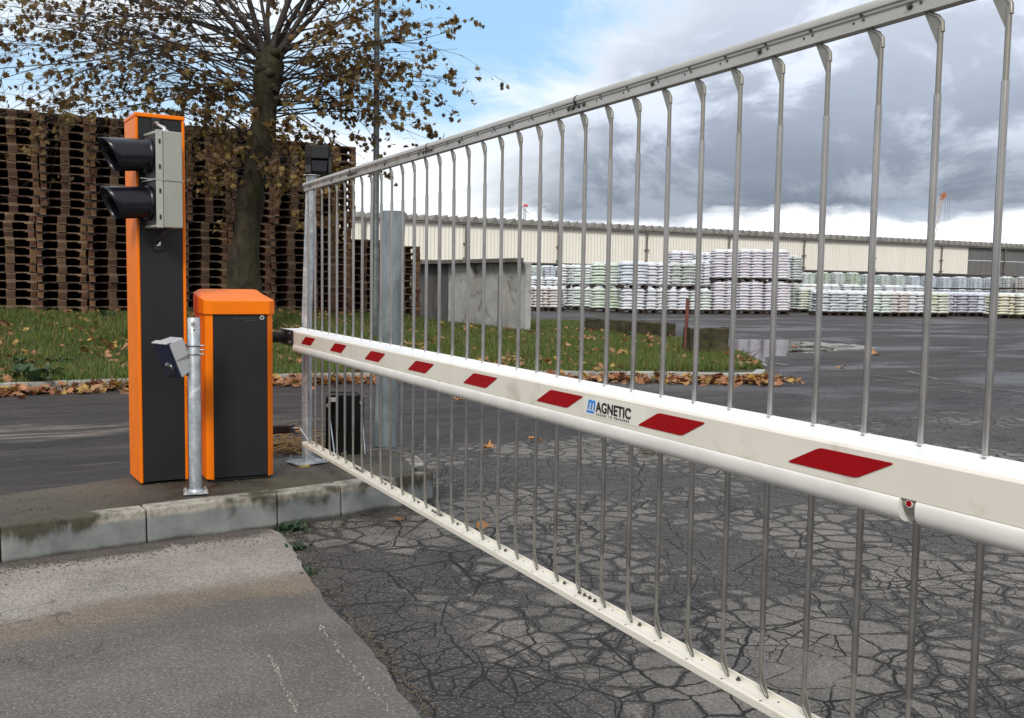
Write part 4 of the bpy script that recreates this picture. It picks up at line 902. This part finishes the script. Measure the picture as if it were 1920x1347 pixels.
MB(M_).box(-.012, HD+.004, -.004, HW+.003, HH*.487, HH*.487+.006).build('divider', tlgrey, tl)
MB(M_).box(-.075, -.003, -.002, .004, HH*.487, HH*.487+.004).build('divider_fin', tlgrey, tl)
for zc, lc in ((HH*.755, (.06, .008, .006)), (HH*.26, (.006, .03, .012))):
    mb = MB(M_); cyy = HW/2; n = 28; Rv = .077
    V_, F_ = [], []
    for th in (0, 1):
        rad_ = Rv-.003*th
        for j in range(8):
            f_ = j/7
            for k in range(n+1):
                a = R(-62+304*k/n)           # open towards the bottom
                cut = .075*(1-math.sin(a))*.5
                ln = .035+(.215-cut)*f_; V_.append((-ln+.03, cyy+rad_*math.cos(a), zc+rad_*math.sin(a)-.014*f_))
    w = n+1; o1 = 8*w
    F_ += [(j*w+k, j*w+k+1, (j+1)*w+k+1, (j+1)*w+k) for j in range(7) for k in range(n)]; F_ += [(o1+j*w+k, o1+(j+1)*w+k, o1+(j+1)*w+k+1, o1+j*w+k+1) for j in range(7) for k in range(n)]
    F_ += [(7*w+k, 7*w+k+1, o1+7*w+k+1, o1+7*w+k) for k in range(n)]
    mb.add(V_, F_, 0, True); vz = mb.build('visor', black, tl)
    MB(M_).tube([(-.003, cyy, zc), (-.02, cyy, zc), (-.021, cyy, zc)], [Rv+.004, Rv+.004, Rv-.002], 28).build('visor_ring', black, tl)
    ln_ = MB(M_).tube([(-.022, cyy, zc), (-.026, cyy, zc), (-.032, cyy, zc)], [.070, .062, .03], 28).build('lens', mat('lens_'+('red' if lc[0] > lc[1] else 'green'), lc, .15, coat=.6), tl)
# brackets
Mc = frame(cf, ca)
for z_, s in ((zt+.028, 1), (zb-.05, -1)):
    ctr = M_ @ Vector((.06, .06, (HH if s > 0 else 0))); zz = z_
    p_col = Mc @ Vector((.095, 0, 0)); p_col = Vector((p_col.x, p_col.y, z_+(.02 if s > 0 else -.02)))
    mb = MB(); mb.tube([ctr, ctr+Vector((0, 0, .012*s))], [.028, .016], 14); mb.tube([ctr+Vector((0, 0, .008*s)), ctr+Vector((0, 0, .02*s)), p_col+Vector((0, -.02, 0)), p_col], .009, 8); mb.build('bracket', chrome if s > 0 else blackm, tl)
    MB(Mc).box(.075, .115, -.008, .002, p_col.z-cf.z-.035, p_col.z-cf.z+.03).build('mount_plate', blackm, tl, bevel=.003)
    bolt(Mc, .095, -.009, p_col.z-cf.z, .010, chrome, tl)

# ================================================================== BARRIER CABINET
a_, b_ = G(402, 904.5, IZ), G(502.6, 895.8, IZ); ang_c = math.atan2(b_.y-a_.y, b_.x-a_.x); ang_c = LA
pw = (b_-a_).length; ch = .032; CWD = pw+2*ch; CDP = .34; org = a_-Vector((math.cos(ang_c), math.sin(ang_c), 0))*ch; M_ = frame(org, ang_c)
cab = thing('barrier_cabinet', 'waist-high orange and anthracite barrier cabinet with a sloped orange lid', 'barrier cabinet', org)
CZ = .835; Z0 = .012
def octo(x0, x1, y0, y1, c_): return [(x0+c_, y0), (x1-c_, y0), (x1, y0+c_), (x1, y1-c_), (x1-c_, y1), (x0+c_, y1), (x0, y1-c_), (x0, y0+c_)]
# left and right corner shells
for sgn in (0, 1):
    mb = MB(M_)
    if sgn == 0: pl = [(ch, 0), (ch, .02), (.02, CDP*.5), (.02, CDP), (0, CDP), (0, ch)]
    else: pl = [(CWD-ch, 0), (CWD, ch), (CWD, CDP), (CWD-.02, CDP), (CWD-.02, CDP*.5), (CWD-ch, .02)]
    mb.prism([(x, y, Z0) for x, y in pl], (0, 0, CZ-Z0)); mb.build('corner_shell', orange, cab, bevel=.0025)
MB(M_).box(ch+.002, CWD-ch-.002, .004, .02, Z0+.006, CZ).build('door', anthra, cab, bevel=.0015)
MB(M_).box(.0205, CWD-.0205, CDP-.015, CDP-.003, Z0, CZ).build('back_panel', anthra, cab)
MB(M_).box(.02, CWD-.02, .02, CDP-.02, 0, Z0-.001).build('plinth', blackm, cab)
mb = MB(M_); e = .008; lo = octo(-e, CWD+e, -e, CDP+e, ch); hi = lo; n = 8
zl, zh = CZ-.004, CZ+.063
def zt_(y): return zh+.036*(y/CDP)
ins_ = octo(.018, CWD-.018, .022, CDP-.012, .02)
V_ = [(x, y, zl) for x, y in lo]+[(x, y, zt_(y)) for x, y in lo]+[(x, y, zt_(y)+.016) for x, y in ins_]
V_ = [(x, y, zl) for x, y in lo]+[(x, y, zt_(y)) for x, y in lo]+[(x, y, zt_(y)+(.020 if y > .1 else .006)) for x, y in ins_]
F_ = [tuple(range(n-1, -1, -1))]+[(i, (i+1) % n, n+(i+1) % n, n+i) for i in range(n)]+[(n+i, n+(i+1) % n, 2*n+(i+1) % n, 2*n+i) for i in range(n)]+[tuple(2*n+i for i in range(n))]
mb.add(V_, F_); mb.build('lid', orange, cab, bevel=.003)
mb = MB(M_).tube([(CWD-ch-.028, .004, CZ-.02), (CWD-ch-.028, -.001, CZ-.02)], .0115, 20); lk = mb.build('lock', chrome, cab); MB(M_).tube([(CWD-ch-.028, .001, CZ-.02), (CWD-ch-.028, -.003, CZ-.02)], [.006, .005], 12).build('keyhole', blackm, lk)

def text_obj(body, size, M, mt, parent, name, shear=0, xs=1.0, off=0.0, depth=.0004, space=1.0):
    cu = bpy.data.curves.new('t', 'FONT'); cu.body = body; cu.size = size; cu.shear = shear; cu.offset = off; cu.extrude = depth; cu.space_character = space
    ob = bpy.data.objects.new('t', cu); C.objects.link(ob); dg = bpy.context.evaluated_depsgraph_get(); me = bpy.data.meshes.new_from_object(ob.evaluated_get(dg))
    bpy.data.objects.remove(ob); w = Vector(parent['_w']); 
    for v in me.vertices: v.co = (M @ Vector((v.co.x*xs, v.co.y, v.co.z)))-w
    me.materials.clear(); me.materials.append(mt); me.name = name; o = bpy.data.objects.new(name, me); C.objects.link(o); o.parent = parent; o['_w'] = tuple(w); return o
def face_M(o, xd, yd): zd = xd.cross(yd); m_ = Matrix((xd, yd, zd)).transposed().to_4x4(); m_.translation = o; return m_
cx = Vector((math.cos(ang_c), math.sin(ang_c), 0))
text_obj('MAGNETIC', .010, face_M(M_ @ Vector((CWD-ch-.165, .003, CZ-.028)), cx, Vector((0, 0, 1))), faint, cab, 'lettering', xs=1.3, space=1.8)
text_obj('ACCESS TO PROGRESS', .005, face_M(M_ @ Vector((CWD-ch-.115, .003, CZ-.037)), cx, Vector((0, 0, 1))), faint, cab, 'lettering', xs=1.3)

# ================================================================== BOOM GATE
C1 = 1.444                                      # front face of the beam meets X = C1 - .522 Y
def gp(Y, off, z): return Vector((C1-.522*Y, Y, 0))+U*off+Vector((0, 0, z))
GE = .45                                        # far tip, beyond the picture, right of the camera
gate = thing('boom_gate', 'white boom barrier with red stripes and a tall picket fence above and below the arm', 'boom gate', gp(5.1, .06, 0))
def bz(Y): return .904-.004*(5-Y)               # beam top
def sweep(prof, Y0, Y1, zf, mts, name, parent, bevel=0, nseg=12, smooth=False, mif=None):
    mb = MB(); n = len(prof); V_ = []
    for i in range(nseg+1):
        Y = Y0+(Y1-Y0)*i/nseg
        for (o_, z_) in prof: V_.append(gp(Y, o_, zf(Y)+z_))
    F_ = [(i*n+k, i*n+(k+1) % n, (i+1)*n+(k+1) % n, (i+1)*n+k) for i in range(nseg) for k in range(n)]; mb.add(V_, F_, 0, smooth)
    if mif: 
        for i in range(len(mb.mi)): mb.mi[i] = mif(i % n)
    mb.add(V_, [tuple(range(n)), tuple(nseg*n+k for k in range(n-1, -1, -1))], 0); return mb.build(name, mts, parent, bevel=bevel)
BWd = .118
bprof = [(0, -.068), (.0, -.005), (.005, 0), (BWd-.014, 0), (BWd-.014, .004), (BWd, .004), (BWd, -.060), (.06, -.068)]
beam = sweep(bprof, 5.16, GE, bz, [cream, white_p], 'beam', gate, mif=lambda k: 1 if k in (2, 3, 4) else 0)
# foam safety edge in three lengths, under the front of the beam
def fprof():
    return [(.0015, -.0685), (-.0015, -.0705), (-.0030, -.074), (-.0036, -.082), (-.0030, -.091), (-.0002, -.099), (.005, -.105), (.014, -.1095), (.026, -.111), (.040, -.109), (.050, -.102), (.052, -.0685)]
for Y0, Y1 in ((4.93, 3.243), (3.236, 1.5455), (1.5175, GE)):
    Yz = Y0; sweep(fprof(), Y0, Y1, bz, foam, 'safety_edge', gate, smooth=True)
# holder between the lengths with a red reflector disc
mb = MB(); 
for Y0, Y1 in ((1.546, 1.517),):
    pr = [(.004, -.069), (.004, -.080), (.012, -.094), (.05, -.094), (.05, -.069)]; V_ = []
    for Y in (Y0, Y1): V_ += [gp(Y, o_, bz(Y)+z_) for o_, z_ in pr]
    mb.add(V_, [(i, (i+1) % 5, 5+(i+1) % 5, 5+i) for i in range(5)]+[tuple(range(5)), tuple(range(9, 4, -1))])
mb.build('edge_holder', mat('holder_beige_shaded', (.24, .225, .19), .5, var=.1), gate)  # beige plate with shade mixed into its colour
c_ = gp(1.532, .0035, bz(1.532)-.0755); mb = MB(); mb.tube([c_, c_-U*.002], .0050, 16); mb.build('reflector', redp, gate)
MB().tube([c_+U*.0005, c_-U*.001], .0068, 16).build('reflector_seat', cream, gate)
# red stripes: parallelograms with rounded corners
YS = [1.666+.4295*(8-k) for k in range(-1, 9)]+[1.666-.4295, 1.666-.859]
YS = [1.666+.4295*j for j in range(-2, 8)]
for Yc in YS:
    if Yc-.12 < GE: continue
    hw, sl, hh = .0735, .0355, .0195; zc = bz(Yc)-.0345
    quad = [(Yc+hw-0+sl, zc-hh), (Yc-hw+sl, zc-hh), (Yc-hw-sl, zc+hh), (Yc+hw-sl, zc+hh)]; P2 = [Vector((q[0], q[1])) for q in quad]; out = []
    for i in range(4):
        p, a, b_ = P2[i], P2[i-1], P2[(i+1) % 4]; da, db = (a-p).normalized(), (b_-p).normalized(); r_ = .009
        for k in range(6):
            t_ = k/5; p0, p1 = p+da*r_, p+db*r_; q = p0*(1-t_)**2+p*2*t_*(1-t_)+p1*t_**2; out.append(gp(q.x, -.0016, q.y))
    mb = MB(); mb.prism(list(reversed(out)), U*.0012); mb.build('red_stripe', redp, beam)
# maker's sign
lx = GD; up = Vector((0, 0, 1)); Lp = gp(2.402, -.0012, 0)
def LM(dx_, z_): return face_M(Lp+lx*dx_+Vector((0, 0, z_))-U*.0002, lx, up)
zb_ = bz(2.3)-.046
sgn_ = MB(); q0 = [gp(2.412, -.0008, zb_-.012), gp(2.178, -.0008, zb_-.012), gp(2.178, -.0008, zb_+.034), gp(2.412, -.0008, zb_+.034)]; sgn_.prism(q0, U*.0006); stk = sgn_.build('sticker', mat('sticker_film', (.72, .70, .635), .25), beam)
text_obj('m', .048, LM(.004, zb_+.0045), logo_b, beam, 'lettering', shear=.22, xs=.98, off=.0012)
text_obj('AGNETIC', .0350, LM(.045, zb_+.0015), logo_k, beam, 'lettering', xs=.99, off=.0010, space=1.03)
text_obj('®', .011, LM(.188, zb_+.0175), logo_k, beam, 'lettering')
text_obj('ACCESS TO PROGRESS', .0078, LM(.046, zb_-.0078), logo_k, beam, 'lettering', xs=1.12, space=1.72, off=.0001)
mb = MB(); q0 = [Lp+lx*x_+Vector((0, 0, z_)) for x_, z_ in ((.001, zb_-.0055), (.035, zb_-.0055), (.0365, zb_+.0005), (.0025, zb_+.0005))]; mb.prism(q0, -U*.0006); mb.build('lettering_underline', logo_b, beam)
# rails
PO = .108                                        # plane of the pickets
def rail(name, prof, z0, mt, boltz, splices, Yend=5.055):
    mb = MB(); n = len(prof); V_ = []
    for Y in (Yend, GE): V_ += [gp(Y, PO+o_, z0+z_) for o_, z_ in prof]
    mb.add(V_, [(k, (k+1) % n, n+(k+1) % n, n+k) for k in range(n)], 0, False); mb.add(V_, [tuple(range(n)), tuple(range(2*n-1, n-1, -1))]); rl = mb.build(name, mt, gate, bevel=.0008)
    return rl
arc = [(-.003+.0145*math.cos(R(a)), .030+.0135*math.sin(R(a))) for a in range(200, -30, -20)]
tprof = [(-.010, -.003), (-.010, .017), (-.0135, .019), (-.0135, .0235), (-.0175, .0255)]+arc[1:]+[(.011, .022), (.011, -.003)]
toprail = rail('top_rail', list(reversed(tprof)), 1.632, mat('anodised_rail', (.40, .39, .36), .38, metal=.35, var=.06), None, None)
bprof2 = [(-.0235, -.026), (-.0235, -.0095), (-.020, -.006), (-.0165, -.006), (-.0165, -.003), (.013, -.003), (.013, .006), (.0165, .006), (.0165, -.026)]
botrail = rail('bottom_rail', list(reversed(bprof2)), .306, cream, None, None)
Yk0 = 2.414-.05; PK = .1102; pick = [Yk0+k*PK for k in range(-17, 25)]; pick = [y for y in pick if y > GE+.05 and y < 5.03]; ug = N
bt = MB(); bb = MB()
for i, Y in enumerate(pick):     # bolts and slots of the rails
    p = gp(Y+.03, PO-.0105, 1.645); bb.tube([p, p-U*.0012], .0028, 8)
    p = gp(Y+.05, PO-.0105, 1.6435)
    if i % 3 == 0: bb.tube([p, p-U*.002], .006, 6, smooth=False); bb.tube([p, p-U*.0055], .0035, 8)
    else: bt.tube([p, p-U*.0006], .0024, 8)
    p = gp(Y+.032, PO-.0140, 1.6535); bt.add([p-GD*.005+up*.003, p+GD*.003+up*.003, p+GD*.005-up*.003, p-GD*.003-up*.003], [(0, 1, 2, 3)])
    p = gp(Y-.022, PO-.003, .3035); bt.tube([p, p+up*.0008], .0022, 8); p = gp(Y-.045, PO+.004, .3035)
    if i % 3 == 1: bb.tube([p, p+up*.002], .006, 6, smooth=False); bb.tube([p, p+up*.007], .0035, 8)
    else: bt.tube([p, p+up*.0008], .0022, 8)
    p = gp(Y-.02, PO-.0195, .3004); bt.add([p-GD*.002-U*.003, p+GD*.002-U*.003, p+GD*.003+U*.003, p-GD*.001+U*.003], [(0, 1, 2, 3)])
for Ys in (1.465, 2.615, 3.55, 4.35):       # splices
    for d_ in (-.035, -.012, .012, .035):
        if abs(Ys-1.465) < .01 and d_ < -.02: continue
        p = gp(Ys+d_, PO-.0105, 1.6435); bb.tube([p, p-U*.002], .0065, 6, smooth=False); bb.tube([p, p-U*.006], .0038, 8)
        p = gp(Ys+d_-.08, PO+.0, .3035); bb.tube([p, p+up*.002], .0065, 6, smooth=False); bb.tube([p, p+up*.007], .0038, 8)
    bt.tube([gp(Ys-.0012, PO-.004, 1.66), gp(Ys+.0012, PO-.004, 1.66)], .0165, 14)
bt.build('rail_slots', blackm, gate); bb.build('rail_bolts', boltm, gate)
# pickets
RZ1, RZ0 = 1.629, .304
for i, Y in enumerate(pick):
    c0 = lambda z, g=0, o_=0: gp(Y, PO+o_, z)+GD*g
    mb = MB()
    mb.tube([c0(.443), c0(1.488)], .0062, 10, 0)
    mb.tube([c0(1.487), c0(1.578), c0(1.600)], .0047, 10, 1); mb.tube([c0(.444), c0(.345), c0(.335)], .0047, 10, 1)
    # flattened, cranked ends
    mb.prism([c0(1.570, -.0048, -.0012), c0(1.572, .0048, -.0012), c0(1.606, .0048, -.0012), c0(1.618, -.004, -.0012), c0(1.6285, -.026, -.0012), c0(1.6285, -.034, -.0012)], U*.0024, 1)
    mb.tube([c0(1.590, .0035), c0(1.606, .0025), c0(1.617, -.006), c0(1.628, -.026)], [.0042, .004, .0035, .003], 8, 1)
    mb.prism([c0(.362, .0048, -.0012), c0(.360, -.0048, -.0012), c0(.335, -.0048, -.0012), c0(.322, .003, -.0012), c0(.304, .016, -.0012), c0(.304, .026, -.0012)], U*.0024, 1)
    mb.tube([c0(.350, -.0035), c0(.332, -.0025), c0(.320, .004), c0(.304, .018)], [.0042, .004, .0035, .003], 8, 1)
    mb.build('picket', [alu, rodm], gate)
    cl = MB(); cl.box(-.008, .008, -.004, .004, 0, .006); 
    M2 = face_M(gp(Y, PO, bz(Y)+.0042), GD, U); cl = MB(M2); cl.box(-.007, .007, -.007, .007, 0, .0008); cl.build('picket_grommet', white_p, gate)
# arm bracket on the pivot shaft
mb = MB(); 
for o_ in (-.009,):
    mb.prism([gp(5.12, o_, bz(5)-.078), gp(4.915, o_, bz(5)-.078), gp(4.915, o_, bz(5)+.002), gp(5.12, o_, bz(5)+.002)], U*.008)
mb.prism([gp(5.13, BWd+.001, bz(5)-.078), gp(4.915, BWd+.001, bz(5)-.078), gp(4.915, BWd+.001, bz(5)+.002), gp(5.13, BWd+.001, bz(5)+.002)], U*.008)
brk = mb.build('arm_bracket', anthra, gate, bevel=.003)
for Yb in (4.95, 5.08):
    for zz in (-.015, -.06): p = gp(Yb, -.009, bz(5)+zz); MB().tube([p, p-U*.004], .008, 10).build('bolt', chrome, gate)
p = gp(5.06, -.009, bz(5)-.038); MB().tube([p-U*.085, p], .030, 20).build('pivot_shaft', blackm, gate)

# ================================================================== SENSOR POST
pb = G(367, 924, IZ)
sp = thing('device_post', 'short galvanised post on a small square base plate in front of the cabinet', 'post', pb)
Mp = frame(pb, R(20)); MB(Mp).box(-.055, .055, -.055, .055, .001, .009).build('base_plate', galv, sp, bevel=.002)
PH = D(367, 596, pb.y).z-IZ
MB().tube([pb+Vector((0, 0, .009)), pb+Vector((0, 0, PH-.004)), pb+Vector((0, 0, PH))], [.0285, .0285, .026], 32).build('tube', galv, sp)
MB().tube([pb+Vector((0, 0, .009)), pb+Vector((0, 0, .015)), pb+Vector((0, 0, .02))], [.036, .033, .029], 24).build('weld_collar', galv, sp)
for sx in (-1, 1):
    for sy in (-1, 1): bolt(Mp, sx*.043, sy*.043, .009, .006, chrome, sp, (0, 0, 1))
dcam = (Vector((0, 0, 0))-Vector((pb.x, pb.y, 0))).normalized()
for zz, r_ in ((PH-.03, .009), (PH-.055, .004)):
    c_ = pb+Vector((0, 0, zz))+dcam*.0275; MB().tube([c_, c_+dcam*.003], r_*1.5 if r_ > .005 else r_, 16).build('bolt', chrome if r_ > .005 else boltm, sp)
    if r_ > .005: MB().tube([c_+dcam*.002, c_+dcam*.0045], .004, 8).build('bolt_socket', blackm, sp)
# the device
dc = D(327, 670, 4.44); az_ = R(229); fdv = Vector((math.cos(az_), math.sin(az_), 0)); side = Vector((-fdv.y, fdv.x, 0)); tilt = R(-22)
f3 = (fdv*math.cos(tilt)+Vector((0, 0, 1))*math.sin(tilt)).normalized(); u3 = (Vector((0, 0, 1))*math.cos(tilt)-fdv*math.sin(tilt)).normalized(); s3 = f3.cross(u3)
Md = Matrix((f3, s3, u3)).transposed().to_4x4(); Md.translation = dc
if s3.y > 0: pass
dv = thing('access_reader', 'tilted light grey reader box with a navy front, clamped to the short post', 'reader', dc)
hw_, hh_, hd_ = .062, .088, .048
mb = MB(Md); sx = 1
mb.hexa([(-hd_, -hw_*.86, -hh_*.86), (hd_*.62, -hw_, -hh_), (hd_*.62, hw_, -hh_), (-hd_, hw_*.86, -hh_*.86), (-hd_, -hw_*.86, hh_*.93), (hd_*.62, -hw_, hh_), (hd_*.62, hw_, hh_), (-hd_, hw_*.86, hh_*.93)]); mb.build('casing', devgrey, dv, bevel=.006)
mb = MB(Md); mb.box(hd_*.62+.001, hd_*.62+.014, -hw_*1.0, hw_*1.0, -hh_*.98, hh_*1.0); mb.build('front_cover', navy, dv, bevel=.006)
mb = MB(Md); mb.box(hd_*.40, hd_*1.0, -hw_*1.05, hw_*1.05, hh_*.98, hh_*1.06); mb.build('hood', devgrey, dv, bevel=.003)
MB(Md).tube([(hd_*.62+.013, -.008, -hh_*.48), (hd_*.62+.022, -.008, -hh_*.48), (hd_*.62+.026, -.008, -hh_*.48)], [.036, .034, .024], 24).build('lens_window', mat('glossy_window', (.01, .01, .014), .08, coat=.8), dv)
for y_ in (-1, 1): MB(Md).box(-hd_*.9, hd_*.55, y_*hw_*.97-.002, y_*hw_*.97+.002, -.006, .000).build('groove', mat('groove_grey', (.22, .22, .23), .5), dv)
cl = MB(); bk_ = Md @ Vector((-hd_, 0, 0.0)); pc = Vector((pb.x, pb.y, dc.z+.02))
cl.tube([bk_, bk_.lerp(pc, .55), pc-(pc-bk_).normalized()*.024], [.012, .009, .010], 8); cl.tube([bk_+u3*.03, pc+Vector((0, 0, .045))-(pc-bk_).normalized()*.02], .007, 8)
for z_ in (-.004, .035): cl.tube([pc+Vector((.032*math.cos(a), .032*math.sin(a), z_)) for a in [i*math.pi/8 for i in range(17)]], .0035, 6)
cl.build('clamp', alu, dv)
for k in range(3): c_ = pc+Vector((.034, -.012, -.004+k*.02)); MB().tube([c_-Vector((.006, 0, 0)), c_+Vector((.018, -.002, 0))], .004, 6).build('clamp_screw', chrome, dv)
cb_ = Md @ Vector((-hd_*.5, 0, -hh_*.9)); MB().tube([cb_, cb_+Vector((.01, 0, -.02)), cb_+Vector((.03, .01, -.028))], .006, 8).build('cable_gland', blackm, dv)

# ================================================================== GATE POST with head sensor
gb = G(576, 868, IZ); gtop = D(584, 330, gb.y+.0)
post = thing('gate_post', 'galvanised round post on a bolted base plate at the hinge end of the gate', 'post', gb)
Mg = frame(gb, R(42)); MB(Mg).box(-.09, .09, -.075, .075, .002, .012).build('base_plate', galv, post, bevel=.002)
MB(Mg).box(-.085, -.03, -.08, -.04, -.006, .0018).build('packing_strip', mat('yellow_shim', (.45, .32, .05), .6), post)
for sx in (-1, 1):
    for sy in (-1, 1): MB(Mg).tube([(sx*.07, sy*.055, .012), (sx*.07, sy*.055, .021)], .011, 6, smooth=False).tube([(sx*.07, sy*.055, .021), (sx*.07, sy*.055, .04)], .005, 8).build('anchor_bolt', galv, post)
MB().tube([gb+Vector((0, 0, .012)), gb+Vector((0, 0, .8)), Vector((gtop.x, gb.y, gtop.z))], .028, 32).build('tube', galv, post)
MB(Mg).box(-.03, .03, -.032, -.026, .012, .04).build('gusset', galv, post)
tb_ = Vector((gtop.x, gb.y, gtop.z))
bx = tb_+Vector((.035, 0, .004)); hs = thing('motion_sensor', 'dark boxy motion sensor with a glossy window on top of the gate post', 'sensor', bx)
Mh = frame(bx, R(12)); w_, h_ = .135, .150
mb = MB(Mh); mb.prism([(-w_/2, -.065, .005), (-w_/2, .065, .005), (-w_/2, .065, h_), (-w_/2, -.065, h_), (-w_/2, -.060, h_*.6), (-w_/2, -.045, h_*.3)][::-1], (.03, 0, 0)); mb.prism([(w_/2-.012, -.065, .005), (w_/2-.012, .065, .005), (w_/2-.012, .065, h_), (w_/2-.012, -.065, h_), (w_/2-.012, -.050, h_*.6)][::-1], (.012, 0, 0))
mb.box(-w_/2+.031, w_/2-.0125, -.064, .064, h_*.55, h_-.001); mb.box(-w_/2+.031, w_/2-.0125, -.01, .064, .006, h_*.545); mb.build('casing', anthra, hs, bevel=.003)
MB(Mh).box(-w_/2+.032, w_/2-.014, -.050, -.0105, .008, h_*.54).build('window', black, hs, bevel=.01)
MB().tube([tb_, tb_+Vector((0, 0, .004))], .045, 20).build('clamp_ring', chrome, hs)
MB(Mh).box(w_/2-.04, w_/2-.02, -.02, .02, h_+.0005, h_+.02).build('gland', blackm, hs, bevel=.003)

# drive arm reaching from the cabinet to the lower gate corner
q0 = D(500, 806, 5.22); q1 = D(549, 804, 5.13); sa = thing('linkage_arm', 'dark horizontal actuator arm between the cabinet and the lower gate corner', 'actuator', q0)
dl = (q1-q0).normalized(); Ml = face_M(q0, dl, dl.cross(Vector((0, 0, -1))).normalized()); La = (q1-q0).length
mb = MB(Ml); mb.box(0, La, -.022, .022, -.024, .020); mb.build('casing', dgrey, sa, bevel=.006)
MB().tube([q1, q1+dl*.05], .007, 10).build('rod', chrome, sa); e1 = q1+dl*.05; MB().tube([e1-Vector((0, 0, .01)), e1+Vector((0, 0, .01))], .008, 8).build('joint', chrome, sa)
MB().tube([e1, gp(5.01, PO, .312)], .0048, 8).build('push_rod', galv, sa)
# straw tangle behind
r = random.Random(8); L_ = MB(); ctr = G(548, 846, 0)
for i in range(150):
    a = r.gauss(.55, .25); ln = r.uniform(.12, .34); p = ctr+Vector((r.gauss(0, .11), r.gauss(.05, .14), r.uniform(.005, .05))); d = Vector((math.cos(a), math.sin(a)*.6, r.uniform(-.12, .12)))
    L_.tube([p-d*ln/2, p+Vector((0, 0, .03)), p+d*ln/2-Vector((0, 0, .03))], .004, 3)
tag(L_.build('straw_clump', straw_m, loc=ctr), 'clump of dry yellow straw on the lane behind the cabinet and gate post', 'straw')
L_ = MB(); ctr = G(524, 812, 0)
for i in range(70):
    a = r.gauss(.4, .4); ln = r.uniform(.1, .25); p = ctr+Vector((r.gauss(0, .12), r.gauss(.05, .12), r.uniform(.0, .03))); d = Vector((math.cos(a), math.sin(a)*.6, r.uniform(-.08, .1)))
    L_.tube([p-d*ln/2, p+d*ln/2], .004, 3)
tag(L_.build('straw_clump', straw_m, loc=ctr), 'smaller heap of dry straw further back on the lane, half hidden by the cabinet', 'straw')

# flat dark case standing behind the gate
cb = G(645, 851, IZ); flc = thing('black_case', 'flat black case with white knobs standing behind the lower pickets', 'case', cb)
Mf = frame(cb, R(4)); w_, h_ = .215, .335
mb = MB(Mf @ Matrix.Rotation(R(-5), 4, 'X')); out = [(x-w_/2, 0, z+.004) for x, z in rrect(w_, h_, .022)]; mb.prism(out[::-1], (0, .075, 0)); mb.build('body', rubber, flc, bevel=.004)
Mt = Mf @ Matrix.Rotation(R(-5), 4, 'X'); MB(Mt).tube([(-w_*.42, .03, h_-.005), (-w_*.40, .03, h_+.022), (w_*.30, .03, h_+.022), (w_*.42, .03, h_-.005)], .006, 8).build('handle', blackm, flc)
kn = mat('white_knob', (.62, .62, .6), .4)
for x_, z_, r_ in ((-w_*.44, h_-.055, .011), (w_*.46, h_-.036, .011)): MB(Mt).tube([(x_, -.001, z_), (x_, -.012, z_)], [r_, r_*.8], 14).tube([(x_, -.012, z_), (x_, -.0125, z_)], .004, 8, 1).build('knob', [kn, blackm], flc)
MB(Mt).box(-w_*.40, -w_*.18, -.008, -.001, h_-.034, h_-.008).build('label_plate', kn, flc, bevel=.003)
for x0, x1 in ((-w_*.42, -w_*.18), (w_*.46, w_*.62)): MB(Mt).tube([(x0, -.012, h_-.06), (x1, -.14, .01)], .0035, 6).build('stay', galv, flc)
cbl = [G(640, 851, IZ+.006), G(665, 846, IZ+.006), G(690, 845, IZ+.006), G(718, 842, IZ+.006), G(745, 846, IZ+.006), G(770, 853, IZ+.006)]
tag(MB().tube(cbl, .004, 6).build('ground_cable', cable, loc=cbl[0]), 'thin pale cable lying on the island behind the gate', 'cable')

# thick bollard
bo = G(722, 836, IZ); bt_ = D(739, 397, bo.y); bl = thing('steel_bollard', 'thick weathered galvanised tube bollard standing behind the gate', 'bollard', bo)
tpz = Vector((bt_.x, bo.y, bt_.z)); mb = MB(); mb.tube([bo, tpz], .0675, 40, caps=False); mb.tube([tpz, tpz+Vector((0, 0, .001)), tpz+Vector((0, 0, -.03))], [.0675, .062, .061], 40, caps=False); mb.build('tube', galv2, bl)
MB().tube([tpz-Vector((0, 0, .03)), tpz-Vector((0, 0, .025))], .062, 40).build('cap', galv2, bl)

# single leaves lying on the tarmac
for k, (q, z, sz, mt_, lb) in enumerate([((748, 977), 0, .050, rust_leaf, 'curled rust-red leaf lying on the asphalt at the foot of the kerb'), ((905, 991), 0, .070, pale_leaf, 'pale orange leaf lying on the cracked asphalt behind the lower pickets'),
      ((1216, 851), 0, .10, pale_leaf, 'pale leaf on the asphalt below the lettering of the arm'), ((915, 846), 0, .11, pale_leaf, 'light brown leaf lying far behind the gate near the edge of the dark tarmac'), ((860, 756), 0, .11, pale_leaf, 'small pale leaf on the dark lane behind the arm'),
      ((1004, 830), 0, .12, pale_leaf, 'flat tan leaf on the asphalt, left one of the far pair'), ((1488, 656), 0, .2, rust_leaf, 'reddish leaf in the puddle beyond the grass tip'), ((1575, 690), 0, .16, pale_leaf, 'pale scrap of leaf on the yard right of the grass tip'), ((1640, 666), 0, .2, pale_leaf, 'pale leaf on the wet yard beyond the puddle')]):
    p = G(*q); L = Leaves(100+k); L.put(Vector((0, 0, .012+.1*sz)), sz, .22, .7); me = bpy.data.meshes.new('fallen_leaf'); me.from_pydata(L.v, [], L.f); me.materials.append(mt_); o = bpy.data.objects.new('fallen_leaf', me); C.objects.link(o); o.location = p; tag(o, lb, 'leaf')
for o in bpy.data.objects:
    if '_w' in o: del o['_w']
